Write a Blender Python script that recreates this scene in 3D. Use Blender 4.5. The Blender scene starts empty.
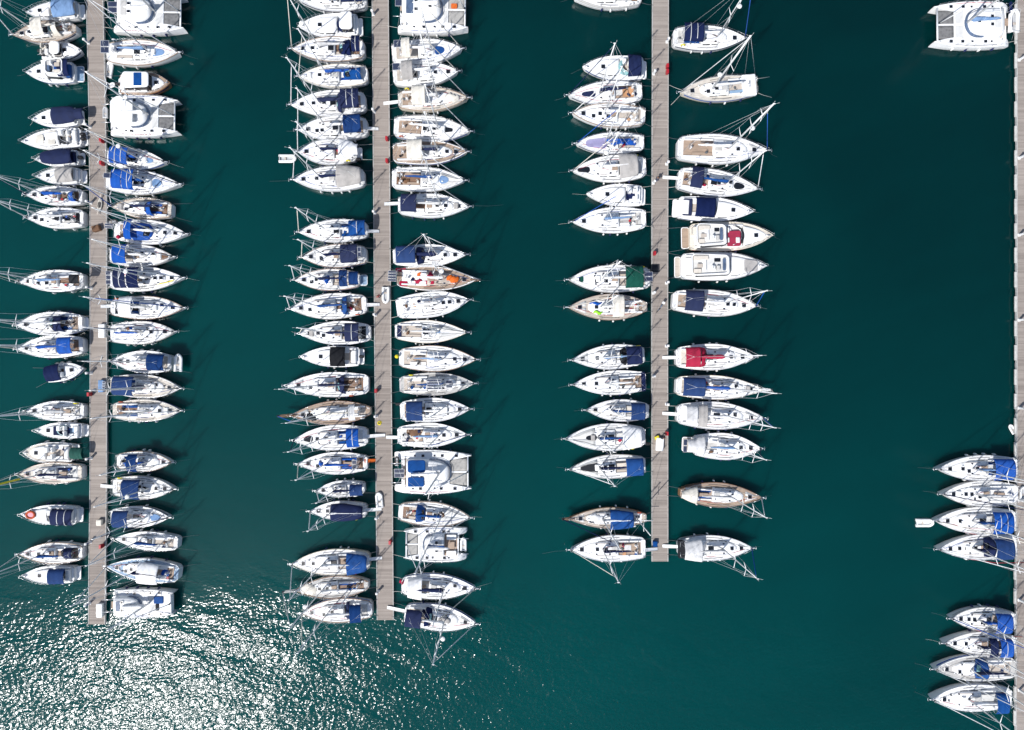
# Marina seen from straight above: four plank piers, moored yachts, deep green water with sun glitter.
import bpy, math, random
from mathutils import Vector, Matrix
R = math.radians
sc = bpy.context.scene
COL = sc.collection

# ------------------------------------------------------------------ materials
MATS = {}
def new_mat(name):
    m = bpy.data.materials.new(name); m.use_nodes = True
    return m, m.node_tree.nodes, m.node_tree.links, m.node_tree.nodes['Principled BSDF']
def noise_node(N, L, vec, scale, det=3, rough=.55, dist=0.):
    n = N.new('ShaderNodeTexNoise'); n.inputs['Scale'].default_value = scale; n.inputs['Detail'].default_value = det
    n.inputs['Roughness'].default_value = rough; n.inputs['Distortion'].default_value = dist; L.new(vec, n.inputs['Vector'])
    return n.outputs['Fac']
def mapped(N, L, src, scale=(1, 1, 1), rot=0, loc=None):
    mp = N.new('ShaderNodeMapping'); mp.inputs['Scale'].default_value = scale; mp.inputs['Rotation'].default_value = (0, 0, R(rot))
    L.new(src, mp.inputs['Vector']); return mp.outputs[0]
def ramp(N, L, fac, stops):
    c = N.new('ShaderNodeValToRGB'); e = c.color_ramp.elements
    while len(e) < len(stops): e.new(.5)
    for k, (p, col) in enumerate(stops):
        e[k].position = p; e[k].color = (*col, 1)
    L.new(fac, c.inputs[0]); return c.outputs[0]
def mul(c, k): return tuple(min(1., x * k) for x in c)
def basic(name, rgb, rough=.5, vary=.12, scale=1.5, bump=.0, bscale=6., metal=0., stretch=(1, 1, 1), coat=0., spec=.5, fade=0.):
    m, N, L, p = new_mat(name)
    tc = N.new('ShaderNodeTexCoord'); oi = N.new('ShaderNodeObjectInfo')
    add = N.new('ShaderNodeVectorMath'); add.operation = 'ADD'
    cb = N.new('ShaderNodeCombineXYZ'); mu = N.new('ShaderNodeMath'); mu.operation = 'MULTIPLY'; mu.inputs[1].default_value = 57.
    L.new(oi.outputs['Random'], mu.inputs[0]); L.new(mu.outputs[0], cb.inputs[0]); L.new(mu.outputs[0], cb.inputs[1])
    L.new(tc.outputs['Object'], add.inputs[0]); L.new(cb.outputs[0], add.inputs[1])
    v = mapped(N, L, add.outputs[0], stretch)
    f = noise_node(N, L, v, scale, 4)
    c = ramp(N, L, f, [(.3, mul(rgb, 1 - vary * 1.4)), (.5, rgb), (.7, mul(rgb, 1 + vary * .5))])
    if fade:      # sun-bleaching differs from cover to cover
        mr = N.new('ShaderNodeMapRange'); mr.inputs[3].default_value = 0.; mr.inputs[4].default_value = fade; L.new(oi.outputs['Random'], mr.inputs[0])
        mx = N.new('ShaderNodeMix'); mx.data_type = 'RGBA'; L.new(mr.outputs[0], mx.inputs[0]); L.new(c, mx.inputs[6]); mx.inputs[7].default_value = (.40, .43, .50, 1); c = mx.outputs[2]
    L.new(c, p.inputs['Base Color'])
    p.inputs['Roughness'].default_value = rough; p.inputs['Metallic'].default_value = metal
    p.inputs['Coat Weight'].default_value = coat; p.inputs['Specular IOR Level'].default_value = spec
    if bump:
        f2 = noise_node(N, L, v, bscale, 3, .6, .6)
        b = N.new('ShaderNodeBump'); b.inputs['Strength'].default_value = bump; b.inputs['Distance'].default_value = .1
        L.new(f2, b.inputs['Height']); L.new(b.outputs[0], p.inputs['Normal'])
    MATS[name] = m
    return m
basic('gelcoat', (.84, .84, .835), .28, .05, 1.2)
basic('hull_blue', (.02, .05, .16), .25, .1)
basic('hull_cream', (.72, .66, .55), .3, .06)
basic('hull_wood', (.30, .16, .08), .4, .2, 3., stretch=(.3, 4, 4))
basic('deck_white', (.81, .81, .805), .6, .05, 2.5)
basic('deck_grey', (.50, .49, .47), .7, .10, 2.)
basic('deck_beige', (.62, .57, .50), .7, .10, 2.)
basic('deck_blue', (.24, .36, .50), .6, .10, 2.)
basic('teak', (.35, .26, .195), .7, .22, 2.2, stretch=(.35, 6, 1))
basic('teak_pale', (.48, .42, .36), .75, .18, 2.2, stretch=(.35, 6, 1))
basic('teak_dark', (.20, .115, .07), .6, .25, 2.2, stretch=(.35, 6, 1))
CANV = dict(bump=.5, bscale=2.2, rough=.8, vary=.16, scale=1.1, spec=.12, fade=.05)
basic('navy', (.004, .011, .055), **CANV)
basic('blue', (.006, .075, .36), **CANV)
basic('blue_mid', (.003, .056, .225), **CANV)
basic('blue_deep', (.003, .030, .125), **CANV)
basic('blue_pale', (.16, .27, .46), **CANV)
basic('black', (.012, .013, .016), **CANV)
basic('green', (.003, .065, .045), **CANV)
basic('red', (.37, .011, .045), **CANV)
basic('red_orange', (.48, .10, .045), **CANV)
basic('tan_orange', (.50, .27, .14), **CANV)
basic('deck_nonskid', (.60, .60, .585), .8, .08, 2.5)
basic('rope_blue', (.02, .08, .35), .9, .2, 8.)
basic('rope_red', (.45, .02, .03), .9, .2, 8.)
basic('orange', (.62, .13, .02), **CANV)
basic('cream', (.69, .65, .57), **CANV)
basic('grey', (.40, .38, .36), **CANV)
basic('grey_pale', (.60, .60, .60), **CANV)
basic('white', (.78, .78, .78), **CANV)
basic('purple', (.30, .28, .46), **CANV)
basic('brown', (.16, .085, .045), **CANV)
basic('yellow', (.72, .60, .01), .6, .1)
basic('lime', (.28, .65, .02), .6, .1)
basic('pink', (.75, .30, .36), .6, .1)
basic('glass_dark', (.010, .013, .018), .25, .2)
basic('glass_teal', (.22, .42, .43), .12, .2)
basic('steel', (.72, .72, .73), .3, .06, metal=.85)
basic('alloy', (.70, .71, .72), .45, .08, 3., metal=.25)
basic('spar_white', (.82, .82, .81), .4, .05)
basic('spar_dark', (.03, .03, .033), .4, .2)
basic('rope', (.62, .60, .55), .9, .2, 8.)
basic('rope_dark', (.10, .11, .12), .9, .2, 8.)
basic('rubber', (.03, .03, .032), .7, .2)
basic('rubber_grey', (.42, .43, .44), .6, .1)
basic('engine_black', (.015, .016, .018), .35, .2)
basic('fender_white', (.78, .78, .76), .5, .1, 5.)
basic('fender_navy', (.012, .02, .09), .6, .15, 5.)
basic('fender_pale', (.56, .55, .52), .7, .15, 3.)
basic('glass_blue', (.09, .13, .21), .2, .2)
basic('maroon', (.30, .015, .05), .8, .16, 1.1, .5, 2.2)
basic('plastic_white', (.80, .80, .79), .45, .06)
basic('plastic_red', (.40, .015, .025), .45, .12)
basic('skin', (.55, .33, .24), .6, .1)
basic('net', (.17, .17, .17), .9, .25, 3.)
basic('net_pale', (.36, .35, .33), .9, .2, 3.)
basic('concrete', (.42, .41, .39), .85, .2, 3.)

def solar_mat():
    m, N, L, p = new_mat('solar_cells')
    tc = N.new('ShaderNodeTexCoord'); b = N.new('ShaderNodeTexBrick'); L.new(tc.outputs['Object'], b.inputs['Vector'])
    b.offset = 0; b.inputs['Color1'].default_value = (.012, .018, .045, 1); b.inputs['Color2'].default_value = (.018, .028, .07, 1)
    b.inputs['Mortar'].default_value = (.10, .12, .17, 1); b.inputs['Scale'].default_value = 1
    b.inputs['Brick Width'].default_value = .16; b.inputs['Row Height'].default_value = .16; b.inputs['Mortar Size'].default_value = .008
    L.new(b.outputs['Color'], p.inputs['Base Color']); p.inputs['Roughness'].default_value = .35; MATS['solar_cells'] = m
solar_mat()

def plank_mat(name, c1, c2, gap):
    m, N, L, p = new_mat(name)
    tc = N.new('ShaderNodeTexCoord'); v = tc.outputs['Object']
    sep = N.new('ShaderNodeSeparateXYZ'); L.new(v, sep.inputs[0])
    cb = N.new('ShaderNodeCombineXYZ'); L.new(sep.outputs[0], cb.inputs[0]); L.new(sep.outputs[1], cb.inputs[1])
    b = N.new('ShaderNodeTexBrick'); L.new(cb.outputs[0], b.inputs['Vector']); b.offset = 0
    b.inputs['Color1'].default_value = (0, 0, 0, 1); b.inputs['Color2'].default_value = (1, 1, 1, 1); b.inputs['Mortar'].default_value = (.5, .5, .5, 1)
    b.inputs['Scale'].default_value = 1; b.inputs['Brick Width'].default_value = 40.; b.inputs['Row Height'].default_value = .15; b.inputs['Mortar Size'].default_value = .006
    b2 = N.new('ShaderNodeTexBrick'); L.new(cb.outputs[0], b2.inputs['Vector']); b2.offset = 0
    b2.inputs['Color1'].default_value = (0, 0, 0, 1); b2.inputs['Color2'].default_value = (1, 1, 1, 1); b2.inputs['Mortar'].default_value = (.0, .0, .0, 1)
    b2.inputs['Scale'].default_value = 1; b2.inputs['Brick Width'].default_value = 40.; b2.inputs['Row Height'].default_value = .6; b2.inputs['Mortar Size'].default_value = .03
    f = noise_node(N, L, v, .8, 5, .6)
    f2 = noise_node(N, L, mapped(N, L, v, (1, 14, 1)), 1.2, 3, .6)
    f3 = noise_node(N, L, v, .09, 2, .5)
    def mix(a, bb, k):
        n = N.new('ShaderNodeMix'); n.data_type = 'FLOAT'; n.inputs[0].default_value = k; L.new(a, n.inputs[2]); L.new(bb, n.inputs[3]); return n.outputs[0]
    t = mix(mix(mix(b.outputs['Color'], b2.outputs['Color'], .35), mix(f, f2, .5), .55), f3, .35)
    c = ramp(N, L, t, [(.25, c1), (.72, c2)])
    g = N.new('ShaderNodeMix'); g.data_type = 'RGBA'; L.new(b.outputs['Fac'], g.inputs[0]); L.new(c, g.inputs[6]); g.inputs[7].default_value = (*gap, 1)
    L.new(g.outputs[2], p.inputs['Base Color']); p.inputs['Roughness'].default_value = .85
    MATS[name] = m
plank_mat('pier_planks', (.175, .148, .13), (.385, .335, .295), (.10, .09, .085))

def water_mat():
    m, N, L, p = new_mat('deep_water')
    tc = N.new('ShaderNodeTexCoord')
    def tmap(sx, sy, rot):
        mp = N.new('ShaderNodeMapping'); mp.vector_type = 'TEXTURE'; mp.inputs['Scale'].default_value = (sx, sy, 1)
        mp.inputs['Rotation'].default_value = (0, 0, R(rot)); L.new(tc.outputs['Object'], mp.inputs[0]); return mp.outputs[0]
    def op(o, x, y):
        n = N.new('ShaderNodeMath'); n.operation = o
        for i, v in enumerate((x, y)):
            if isinstance(v, (int, float)): n.inputs[i].default_value = v
            else: L.new(v, n.inputs[i])
        return n.outputs[0]
    a = noise_node(N, L, tmap(1.4, .85, 8), 2.15, 2, .5, .3)       # wind ripples
    b = noise_node(N, L, tmap(7, 3, -15), 1., 1, .5, .5)            # longer undulation
    h = op('ADD', op('MULTIPLY', a, W_RIPPLE), op('MULTIPLY', b, W_SWELL))
    bp = N.new('ShaderNodeBump'); bp.inputs['Strength'].default_value = 1; bp.inputs['Distance'].default_value = 1
    # the open water off the pier ends is ruffled, the water between the piers lies in their lee
    sep = N.new('ShaderNodeSeparateXYZ'); L.new(tc.outputs['Object'], sep.inputs[0])
    wob = op('MULTIPLY', op('SUBTRACT', noise_node(N, L, tc.outputs['Object'], .06, 3), .5), 16.)
    mr = N.new('ShaderNodeMapRange'); mr.interpolation_type = 'SMOOTHSTEP'
    for i, v in ((1, -24.), (2, -38.), (3, W_LEE), (4, 1.)): mr.inputs[i].default_value = v
    L.new(op('ADD', sep.outputs[1], wob), mr.inputs[0])
    L.new(op('MULTIPLY', h, mr.outputs[0]), bp.inputs['Height'])
    big = noise_node(N, L, tc.outputs['Object'], .018, 3, .5, .4)
    streak = noise_node(N, L, tmap(30, 6, 25), 1., 4, .6, .5)
    light_grad = op('MULTIPLY', op('ADD', op('MULTIPLY', sep.outputs[0], -.45), op('MULTIPLY', sep.outputs[1], -1.)), .0042)   # glint and sky sheen put into the colour, brighter towards the south-west
    t = op('ADD', op('ADD', op('MULTIPLY', big, .5), op('MULTIPLY', streak, .12)), op('ADD', light_grad, .19))
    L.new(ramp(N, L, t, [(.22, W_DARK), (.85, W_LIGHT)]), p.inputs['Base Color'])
    p.inputs['Roughness'].default_value = 1; p.inputs['Specular IOR Level'].default_value = 0
    p.subsurface_method = 'BURLEY'
    p.inputs['Subsurface Weight'].default_value = 1.; p.inputs['Subsurface Radius'].default_value = (.6, 1., 1.); p.inputs['Subsurface Scale'].default_value = W_SSS
    g = N.new('ShaderNodeBsdfAnisotropic'); g.distribution = 'BECKMANN'; g.inputs['Roughness'].default_value = W_ROUGH; L.new(bp.outputs[0], g.inputs['Normal'])
    g2 = N.new('ShaderNodeBsdfAnisotropic'); g2.distribution = 'BECKMANN'; g2.inputs['Roughness'].default_value = .34; L.new(bp.outputs[0], g2.inputs['Normal'])
    gm = N.new('ShaderNodeMixShader'); gm.inputs[0].default_value = .05; L.new(g.outputs[0], gm.inputs[1]); L.new(g2.outputs[0], gm.inputs[2])
    fr = N.new('ShaderNodeFresnel'); fr.inputs['IOR'].default_value = 1.33; L.new(bp.outputs[0], fr.inputs['Normal'])
    mx = N.new('ShaderNodeMixShader'); L.new(fr.outputs[0], mx.inputs[0]); L.new(p.outputs[0], mx.inputs[1]); L.new(gm.outputs[0], mx.inputs[2])
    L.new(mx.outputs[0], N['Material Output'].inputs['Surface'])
    MATS['deep_water'] = m
W_LEE = .06
W_RIPPLE, W_SWELL, W_ROUGH, W_SSS = .118, .28, .175, 2.0
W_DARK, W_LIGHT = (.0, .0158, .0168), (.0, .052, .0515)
water_mat()

# ------------------------------------------------------------------ mesh helpers
class MB:
    def __init__(s): s.v = []; s.f = []; s.sm = []
    def add(s, vs, fs, smooth=False):
        o = len(s.v); s.v += [tuple(v) for v in vs]
        for f in fs: s.f.append(tuple(i + o for i in f)); s.sm.append(smooth)
        return s
    def rings(s, rings, cap=True, smooth=True, closed=True):
        n = len(rings[0]); vs = [p for r in rings for p in r]; fs = []
        for k in range(len(rings) - 1):
            for i in range(n if closed else n - 1):
                j = (i + 1) % n
                fs.append((k * n + i, k * n + j, (k + 1) * n + j, (k + 1) * n + i))
        o = len(s.v); s.add(vs, fs, smooth)
        if cap:
            s.f.append(tuple(o + i for i in reversed(range(n)))); s.sm.append(False)
            s.f.append(tuple(o + (len(rings) - 1) * n + i for i in range(n))); s.sm.append(False)
        return s
    def tube(s, pts, r, n=6, r1=None, close=False):
        pts = [Vector(p) for p in pts]; rg = []
        m = len(pts)
        for k, p in enumerate(pts):
            if close: d = pts[(k + 1) % m] - pts[k - 1]
            else: d = pts[min(k + 1, m - 1)] - pts[max(k - 1, 0)]
            d.normalize()
            u = d.cross(Vector((0, 0, 1)) if abs(d.z) < .95 else Vector((1, 0, 0))).normalized(); w = d.cross(u)
            rr = r if r1 is None else r + (r1 - r) * k / max(1, m - 1)
            rg.append([p + (u * math.cos(2 * math.pi * i / n) + w * math.sin(2 * math.pi * i / n)) * rr for i in range(n)])
        if close: rg.append(rg[0])
        return s.rings(rg, cap=not close)
    def slab(s, outline, levels, zf=None, smooth=False):
        """outline: plan polygon; levels: (z, inset) from bottom to top"""
        n = len(outline); P = [Vector((p[0], p[1])) for p in outline]
        nor = []
        for i in range(n):
            e1 = (P[i] - P[i - 1]); e2 = (P[(i + 1) % n] - P[i])
            n1 = Vector((-e1.y, e1.x)); n2 = Vector((-e2.y, e2.x))
            if n1.length > 1e-9: n1.normalize()
            if n2.length > 1e-9: n2.normalize()
            q = n1 + n2
            q = q.normalized() / max(.5, math.sqrt(max(0., (1 + n1.dot(n2)) / 2))) if q.length > 1e-6 else n1
            nor.append(q)
        rg = []
        for z, ins in levels:
            rg.append([(P[i].x + nor[i].x * ins, P[i].y + nor[i].y * ins, z + (zf(P[i].x, P[i].y) if zf else 0)) for i in range(n)])
        return s.rings(rg, True, smooth)
    def box(s, c, d, bev=.02, zf=None):
        x, y, z = c; a, b, h = d[0] / 2, d[1] / 2, d[2]
        bev = min(bev, a * .4, b * .4, h * .45)
        k = bev * .6
        o = [(x - a + k, y - b), (x + a - k, y - b), (x + a, y - b + k), (x + a, y + b - k), (x + a - k, y + b), (x - a + k, y + b), (x - a, y + b - k), (x - a, y - b + k)]
        return s.slab(o, [(z, 0), (z + h - bev, 0), (z + h, bev)], zf)
    def ellipsoid(s, c, r, n=12, m=7, lo=-1.):
        rg = []
        for k in range(m):
            a = math.asin(max(-1, lo)) + (math.pi / 2 - math.asin(max(-1, lo))) * k / (m - 1)
            q = max(math.cos(a), .02)
            rg.append([(c[0] + r[0] * q * math.cos(2 * math.pi * i / n), c[1] + r[1] * q * math.sin(2 * math.pi * i / n), c[2] + r[2] * math.sin(a)) for i in range(n)])
        return s.rings(rg)
    def loft(s, st, prof, smooth=True):
        """st: list of (x, y, halfwidth, z0, height); prof: (v, h) from one side over the top to the other"""
        rg = [[(x, y + v * w, z + h * hh) for v, hh in prof] for x, y, w, z, h in st]
        s.rings(rg, cap=False, smooth=smooth, closed=False)
        o = len(s.v) - len(rg) * len(prof); n = len(prof)
        s.f.append(tuple(o + i for i in range(n))); s.sm.append(False)
        s.f.append(tuple(o + (len(rg) - 1) * n + i for i in reversed(range(n)))); s.sm.append(False)
        return s
    def sheet(s, grid, th=.03, smooth=True):
        """grid[i][j] points -> a sheet with thickness"""
        a = len(grid); b = len(grid[0])
        top = [p for r in grid for p in r]; bot = [(p[0], p[1], p[2] - th) for p in top]
        fs = []; m = a * b
        for i in range(a - 1):
            for j in range(b - 1):
                q = (i * b + j, (i + 1) * b + j, (i + 1) * b + j + 1, i * b + j + 1)
                fs.append(q); fs.append(tuple(m + k for k in reversed(q)))
        edge = [(i, 0) for i in range(a)] + [(a - 1, j) for j in range(1, b)] + [(i, b - 1) for i in range(a - 2, -1, -1)] + [(0, j) for j in range(b - 2, 0, -1)]
        ids = [i * b + j for i, j in edge]
        for k in range(len(ids)):
            q, w = ids[k], ids[(k + 1) % len(ids)]
            fs.append((q, q + m, w + m, w))
        return s.add(top + bot, fs, smooth)
    def mesh(s, name, mat):
        me = bpy.data.meshes.new(name); me.from_pydata(s.v, [], s.f)
        me.polygons.foreach_set('use_smooth', s.sm); me.materials.append(MATS[mat]); me.update()
        return me
def fix_normals(me):
    import bmesh
    b = bmesh.new(); b.from_mesh(me); bmesh.ops.recalc_face_normals(b, faces=b.faces); b.to_mesh(me); b.free()
def link(name, me, parent=None, loc=None, rot=None):
    o = bpy.data.objects.new(name, me); COL.objects.link(o)
    if parent: o.parent = parent
    if loc is not None: o.location = loc
    if rot is not None: o.rotation_euler = rot
    return o
def part(name, mb, mat, parent, label=None):
    me = mb.mesh(name, mat); fix_normals(me)
    o = link(name, me, parent)
    if label: o['label'] = label
    return o
def thing(name, label, cat, loc=(0, 0, 0), rz=0., group=None):
    o = bpy.data.objects.new(name, None); COL.objects.link(o); o.empty_display_size = .3
    o.location = loc; o.rotation_euler = (0, 0, rz); o['label'] = label; o['category'] = cat
    if group: o['group'] = group
    return o
CACHE = {}
def shared(name, key, make, mat, parent, loc, rot=None):
    k = (name, key, mat)
    if k not in CACHE:
        mb = MB(); make(mb); CACHE[k] = mb.mesh(name, mat); fix_normals(CACHE[k])
    return link(name, CACHE[k], parent, loc, rot)

def rect(x0, x1, y0, y1, r=0., n=4):
    if r <= 0: return [(x0, y0), (x1, y0), (x1, y1), (x0, y1)]
    r = min(r, (x1 - x0) * .48, (y1 - y0) * .48); o = []
    for cx, cy, a0 in ((x1 - r, y0 + r, -90), (x1 - r, y1 - r, 0), (x0 + r, y1 - r, 90), (x0 + r, y0 + r, 180)):
        for k in range(n + 1): o.append((cx + r * math.cos(R(a0 + 90 * k / n)), cy + r * math.sin(R(a0 + 90 * k / n))))
    return o
def sym(st):
    """[(x, halfwidth)] from stern to bow -> closed plan outline, counter-clockwise"""
    return [(x, -w) for x, w in st] + [(x, w) for x, w in reversed(st) if w > 1e-4]

# ------------------------------------------------------------------ boats
CABIN = [(-1, 0), (-.90, .72), (-.78, .95), (-.4, 1.03), (0, 1.06), (.4, 1.03), (.78, .95), (.90, .72), (1, 0)]
ARCH = [(math.sin(R(a)) * (1 if abs(a) < 89 else 1), math.cos(R(a)) ** .7 if abs(a) < 89 else 0) for a in range(-90, 91, 18)]
TENT = [(-1, 0), (-.98, .35), (-.5, .75), (0, 1), (.5, .75), (.98, .35), (1, 0)]

class Boat:
    """local frame: x from the stern (0) to the bow (L), y to port, z up from the waterline"""
    def __init__(b, root, L, B, rng, fb=1.05, wt=.72, tm=.42, pw=2.0, stern_round=.05, rise=.35):
        b.root, b.L, b.B, b.rng, b.fb, b.wt, b.tm, b.pw, b.sr, b.rise = root, L, B, rng, fb, wt, tm, pw, stern_round, rise; b.bgap = None
    def w(b, x):
        t = max(0., min(1., x / b.L))
        if t < b.tm: f = b.wt + (1 - b.wt) * math.sin(math.pi / 2 * t / b.tm)
        else: f = max(0., 1 - ((t - b.tm) / (1 - b.tm)) ** b.pw)
        if t < b.sr: f *= 1 - .28 * (1 - t / b.sr) ** 2
        return f * b.B / 2
    def sheer(b, x, y=0):
        t = max(0., min(1., x / b.L)); return b.fb + b.rise * t ** 2.2
    def dz(b, x, y=0):
        w = max(b.w(x), .05); return b.sheer(x) + .06 * (1 - min(1, abs(y) / w) ** 2)
    def stations(b, n=26):
        xs = []
        for k in range(n + 1):
            t = k / n; t = t if t < .05 else t
            xs.append(b.L * (1 - (1 - t) ** 1.15))
        return sorted(set([0, b.L * .015, b.L * .035] + xs))
    def hull(b, mat='gelcoat', deck='deck_white', rail='gelcoat', stripe=None):
        xs = b.stations(); mb = MB(); L = b.L
        def section(x):
            w = max(b.w(x), .02); z = b.sheer(x); t = x / L
            k = .93 - .25 * t ** 3
            return [(x, -w, z), (x - .1 * t ** 4, -w * .99, z * .6), (x - .35 * t ** 6, -w * k, .0), (x - .6 * t ** 6, -w * k * .7, -.35), (x - .6 * t ** 6, w * k * .7, -.35), (x - .35 * t ** 6, w * k, .0), (x - .1 * t ** 4, w * .99, z * .6), (x, w, z)]
        mb.rings([section(x) for x in xs], cap=False, closed=False, smooth=True)
        n = 8; mb.f.append(tuple(range(n))); mb.sm.append(False)
        b.hull_o = part('hull', mb, mat, b.root)
        d = MB(); cols = (-1, -.6, 0, .6, 1)
        grid = [[(x, c * max(b.w(x) - .03, .005), b.dz(x, c * b.w(x)) + (0.0 if abs(c) < 1 else -.0)) for c in cols] for x in xs]
        m = len(cols); vs = [p for r in grid for p in r]; fs = []
        for i in range(len(xs) - 1):
            for j in range(m - 1): fs.append((i * m + j, (i + 1) * m + j, (i + 1) * m + j + 1, i * m + j + 1))
        d.add(vs, fs, True)
        b.deck_o = part('deck', d, deck, b.root)
        r = MB()
        for sgn in (-1, 1):
            g = []
            for x in xs:
                w = b.w(x); z = b.sheer(x); y0, y1 = sgn * (w + .012), sgn * max(w - .075, 0)
                g.append([(x, y0, z - .06), (x, y0, z + .055), (x, y1, z + .055), (x, y1, z - .01)])
            r.rings(g, cap=True, closed=True, smooth=False)
        part('toe_rail', r, rail, b.root)
        if stripe:
            for sgn in (-1, 1):
                q = MB(); g = [[(x, sgn * (b.w(x) + .006), b.sheer(x) * .86), (x, sgn * (b.w(x) + .006), b.sheer(x) * .68)] for x in xs[2:-2]]
                q.rings(g, cap=False, closed=False); part('hull_stripe', q, stripe, b.hull_o)
    # -- fittings
    def hatch(b, x, y, z, sx=.5, sy=.5, glass='glass_dark', parent=None):
        key = (round(sx, 2), round(sy, 2))
        h = shared('hatch', key, lambda m: m.slab(rect(-sx / 2, sx / 2, -sy / 2, sy / 2, .06, 2), [(-.05, 0), (.05, 0), (.06, .02)]), 'steel', parent or b.root, (x, y, z))
        shared('pane', key, lambda m: m.slab(rect(-sx / 2 + .04, sx / 2 - .04, -sy / 2 + .04, sy / 2 - .04, .05, 2), [(.03, 0), (.068, 0), (.075, .02)]), glass, h, (0, 0, 0))
        return h
    def cabin(b, x0, x1, hw=None, h=.42, mat='gelcoat', windows=True, front=.35, glass='glass_dark', side=.42):
        n = 10; st = []
        for k in range(n + 1):
            s = k / n; x = x0 + (x1 - x0) * s
            w = max(.12, min(hw or 9, b.w(x) - side)) * (1 - .55 * max(0, (s - .72) / .28) ** 2)
            hh = h * (1 - (1 - front) * s ** 1.6) * (1 if s < .99 else .55)
            st.append((x, 0, w, b.sheer(x) - .02, hh + .05))
        b.cab = (x0, x1, st)
        mb = MB(); mb.loft(st, CABIN); c = part('coachroof', mb, mat, b.root); b.cab_o = c
        if windows:
            for sgn in (-1, 1):
                for a0, a1 in ((.08, .36), (.42, .68)):
                    q = MB(); g = []
                    for k in range(6):
                        s = a0 + (a1 - a0) * k / 5; i = min(n - 1, int(s * n)); f = s * n - i
                        P = [st[i][j] + (st[i + 1][j] - st[i][j]) * f for j in range(5)]
                        g.append([(P[0], sgn * (P[2] * (1 - .10 * .22 / .72) + .008), P[3] + P[4] * .22), (P[0], sgn * (P[2] * (1 - .10 * .85) + .012), P[3] + P[4] * .62)])
                    q.rings(g, cap=False, closed=False); part('window', q, glass, c)
        return c
    def roof_z(b, x):
        x0, x1, st = b.cab
        if x < x0 or x > x1: return b.dz(x)
        s = (x - x0) / (x1 - x0) * (len(st) - 1); i = min(len(st) - 2, int(s)); f = s - i
        return st[i][3] + (st[i + 1][3] - st[i][3]) * f + (st[i][4] + (st[i + 1][4] - st[i][4]) * f) * 1.05
    def cockpit(b, x0, x1, hw, sole='teak', bench='deck_white', coam='gelcoat', wheels=1, table=False):
        zf = lambda x, y: b.sheer(x)
        hw = min(hw, b.w(x0) - .25)
        for sgn in (-1, 1):
            co = MB(); y0, y1 = sorted((sgn * hw, sgn * (hw + .2)))
            co.slab(rect(x0, x1, y0, y1, .08, 3), [(-.05, 0), (.30, 0), (.34, .04)], zf)
            part('coaming', co, coam, b.root)
        so = MB(); so.slab(rect(x0 + .02, x1 - .02, -hw + .01, hw - .01), [(-.04, 0), (.075, 0)], zf)
        part('cockpit_sole', so, sole, b.root)
        bw = hw * .48
        for sgn in (-1, 1):
            be = MB(); y0, y1 = sorted((sgn * (hw - .02), sgn * (hw - bw)))
            be.slab(rect(x0 + (x1 - x0) * .28, x1 - .1, y0, y1, .08, 3), [(-.02, 0), (.22, 0), (.25, .03)], zf)
            part('bench', be, bench, b.root)
        if table:
            t = MB(); t.slab(rect(x0 + (x1 - x0) * .45, x0 + (x1 - x0) * .85, -.22, .22, .08, 3), [(.25, 0), (.55, 0), (.58, .02)], zf); part('cockpit_table', t, 'teak', b.root)
        xw = x0 + (x1 - x0) * .2
        for yw in ([0] if wheels == 1 else [-hw * .5, hw * .5] if wheels == 2 else []):
            rr = .42 if wheels == 1 else .36
            def mk(m):
                m.tube([(math.sin(a) * .12, math.cos(a) * rr, math.sin(a) * rr * .95) for a in [2 * math.pi * k / 16 for k in range(16)]], .022, 5, close=True)
                for k in range(3):
                    a = math.pi * k / 3; m.tube([(-math.sin(a) * .12, -math.cos(a) * rr, -math.sin(a) * rr * .95), (math.sin(a) * .12, math.cos(a) * rr, math.sin(a) * rr * .95)], .014, 4)
            o = shared('steering_wheel', rr, mk, 'steel', b.root, (xw, yw, b.sheer(xw) + .75))
            shared('pedestal', 0, lambda m: m.slab(rect(-.12, .12, -.12, .12, .05, 2), [(0, 0), (.7, .03), (.78, .06)]), 'plastic_white', o, (.16, 0, -.75))
        for yy in (-1, 1):
            shared('winch', 0, lambda m: (m.tube([(0, 0, 0), (0, 0, .1)], .10, 8, .08), m.tube([(0, 0, .1), (0, 0, .2)], .065, 8, .075)), 'steel', b.root, (x0 + (x1 - x0) * .55, yy * (hw + .1), b.sheer(x0) + .34))
    def arch_sheet(b, x0, x1, w0, w1, z, crown, sag=.05, bows=3, drop=.25, n=12, m=10):
        g = []
        for i in range(n + 1):
            s = i / n; x = x0 + (x1 - x0) * s; w = w0 + (w1 - w0) * s
            sg = -sag * abs(math.sin(math.pi * s * (bows - 1))) ** .8
            g.append([(x, v * w, z + crown * (1 - v * v) - drop * abs(v) ** 8 + sg) for v in [-1 + 2 * j / m for j in range(m + 1)]])
        return g
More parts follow.
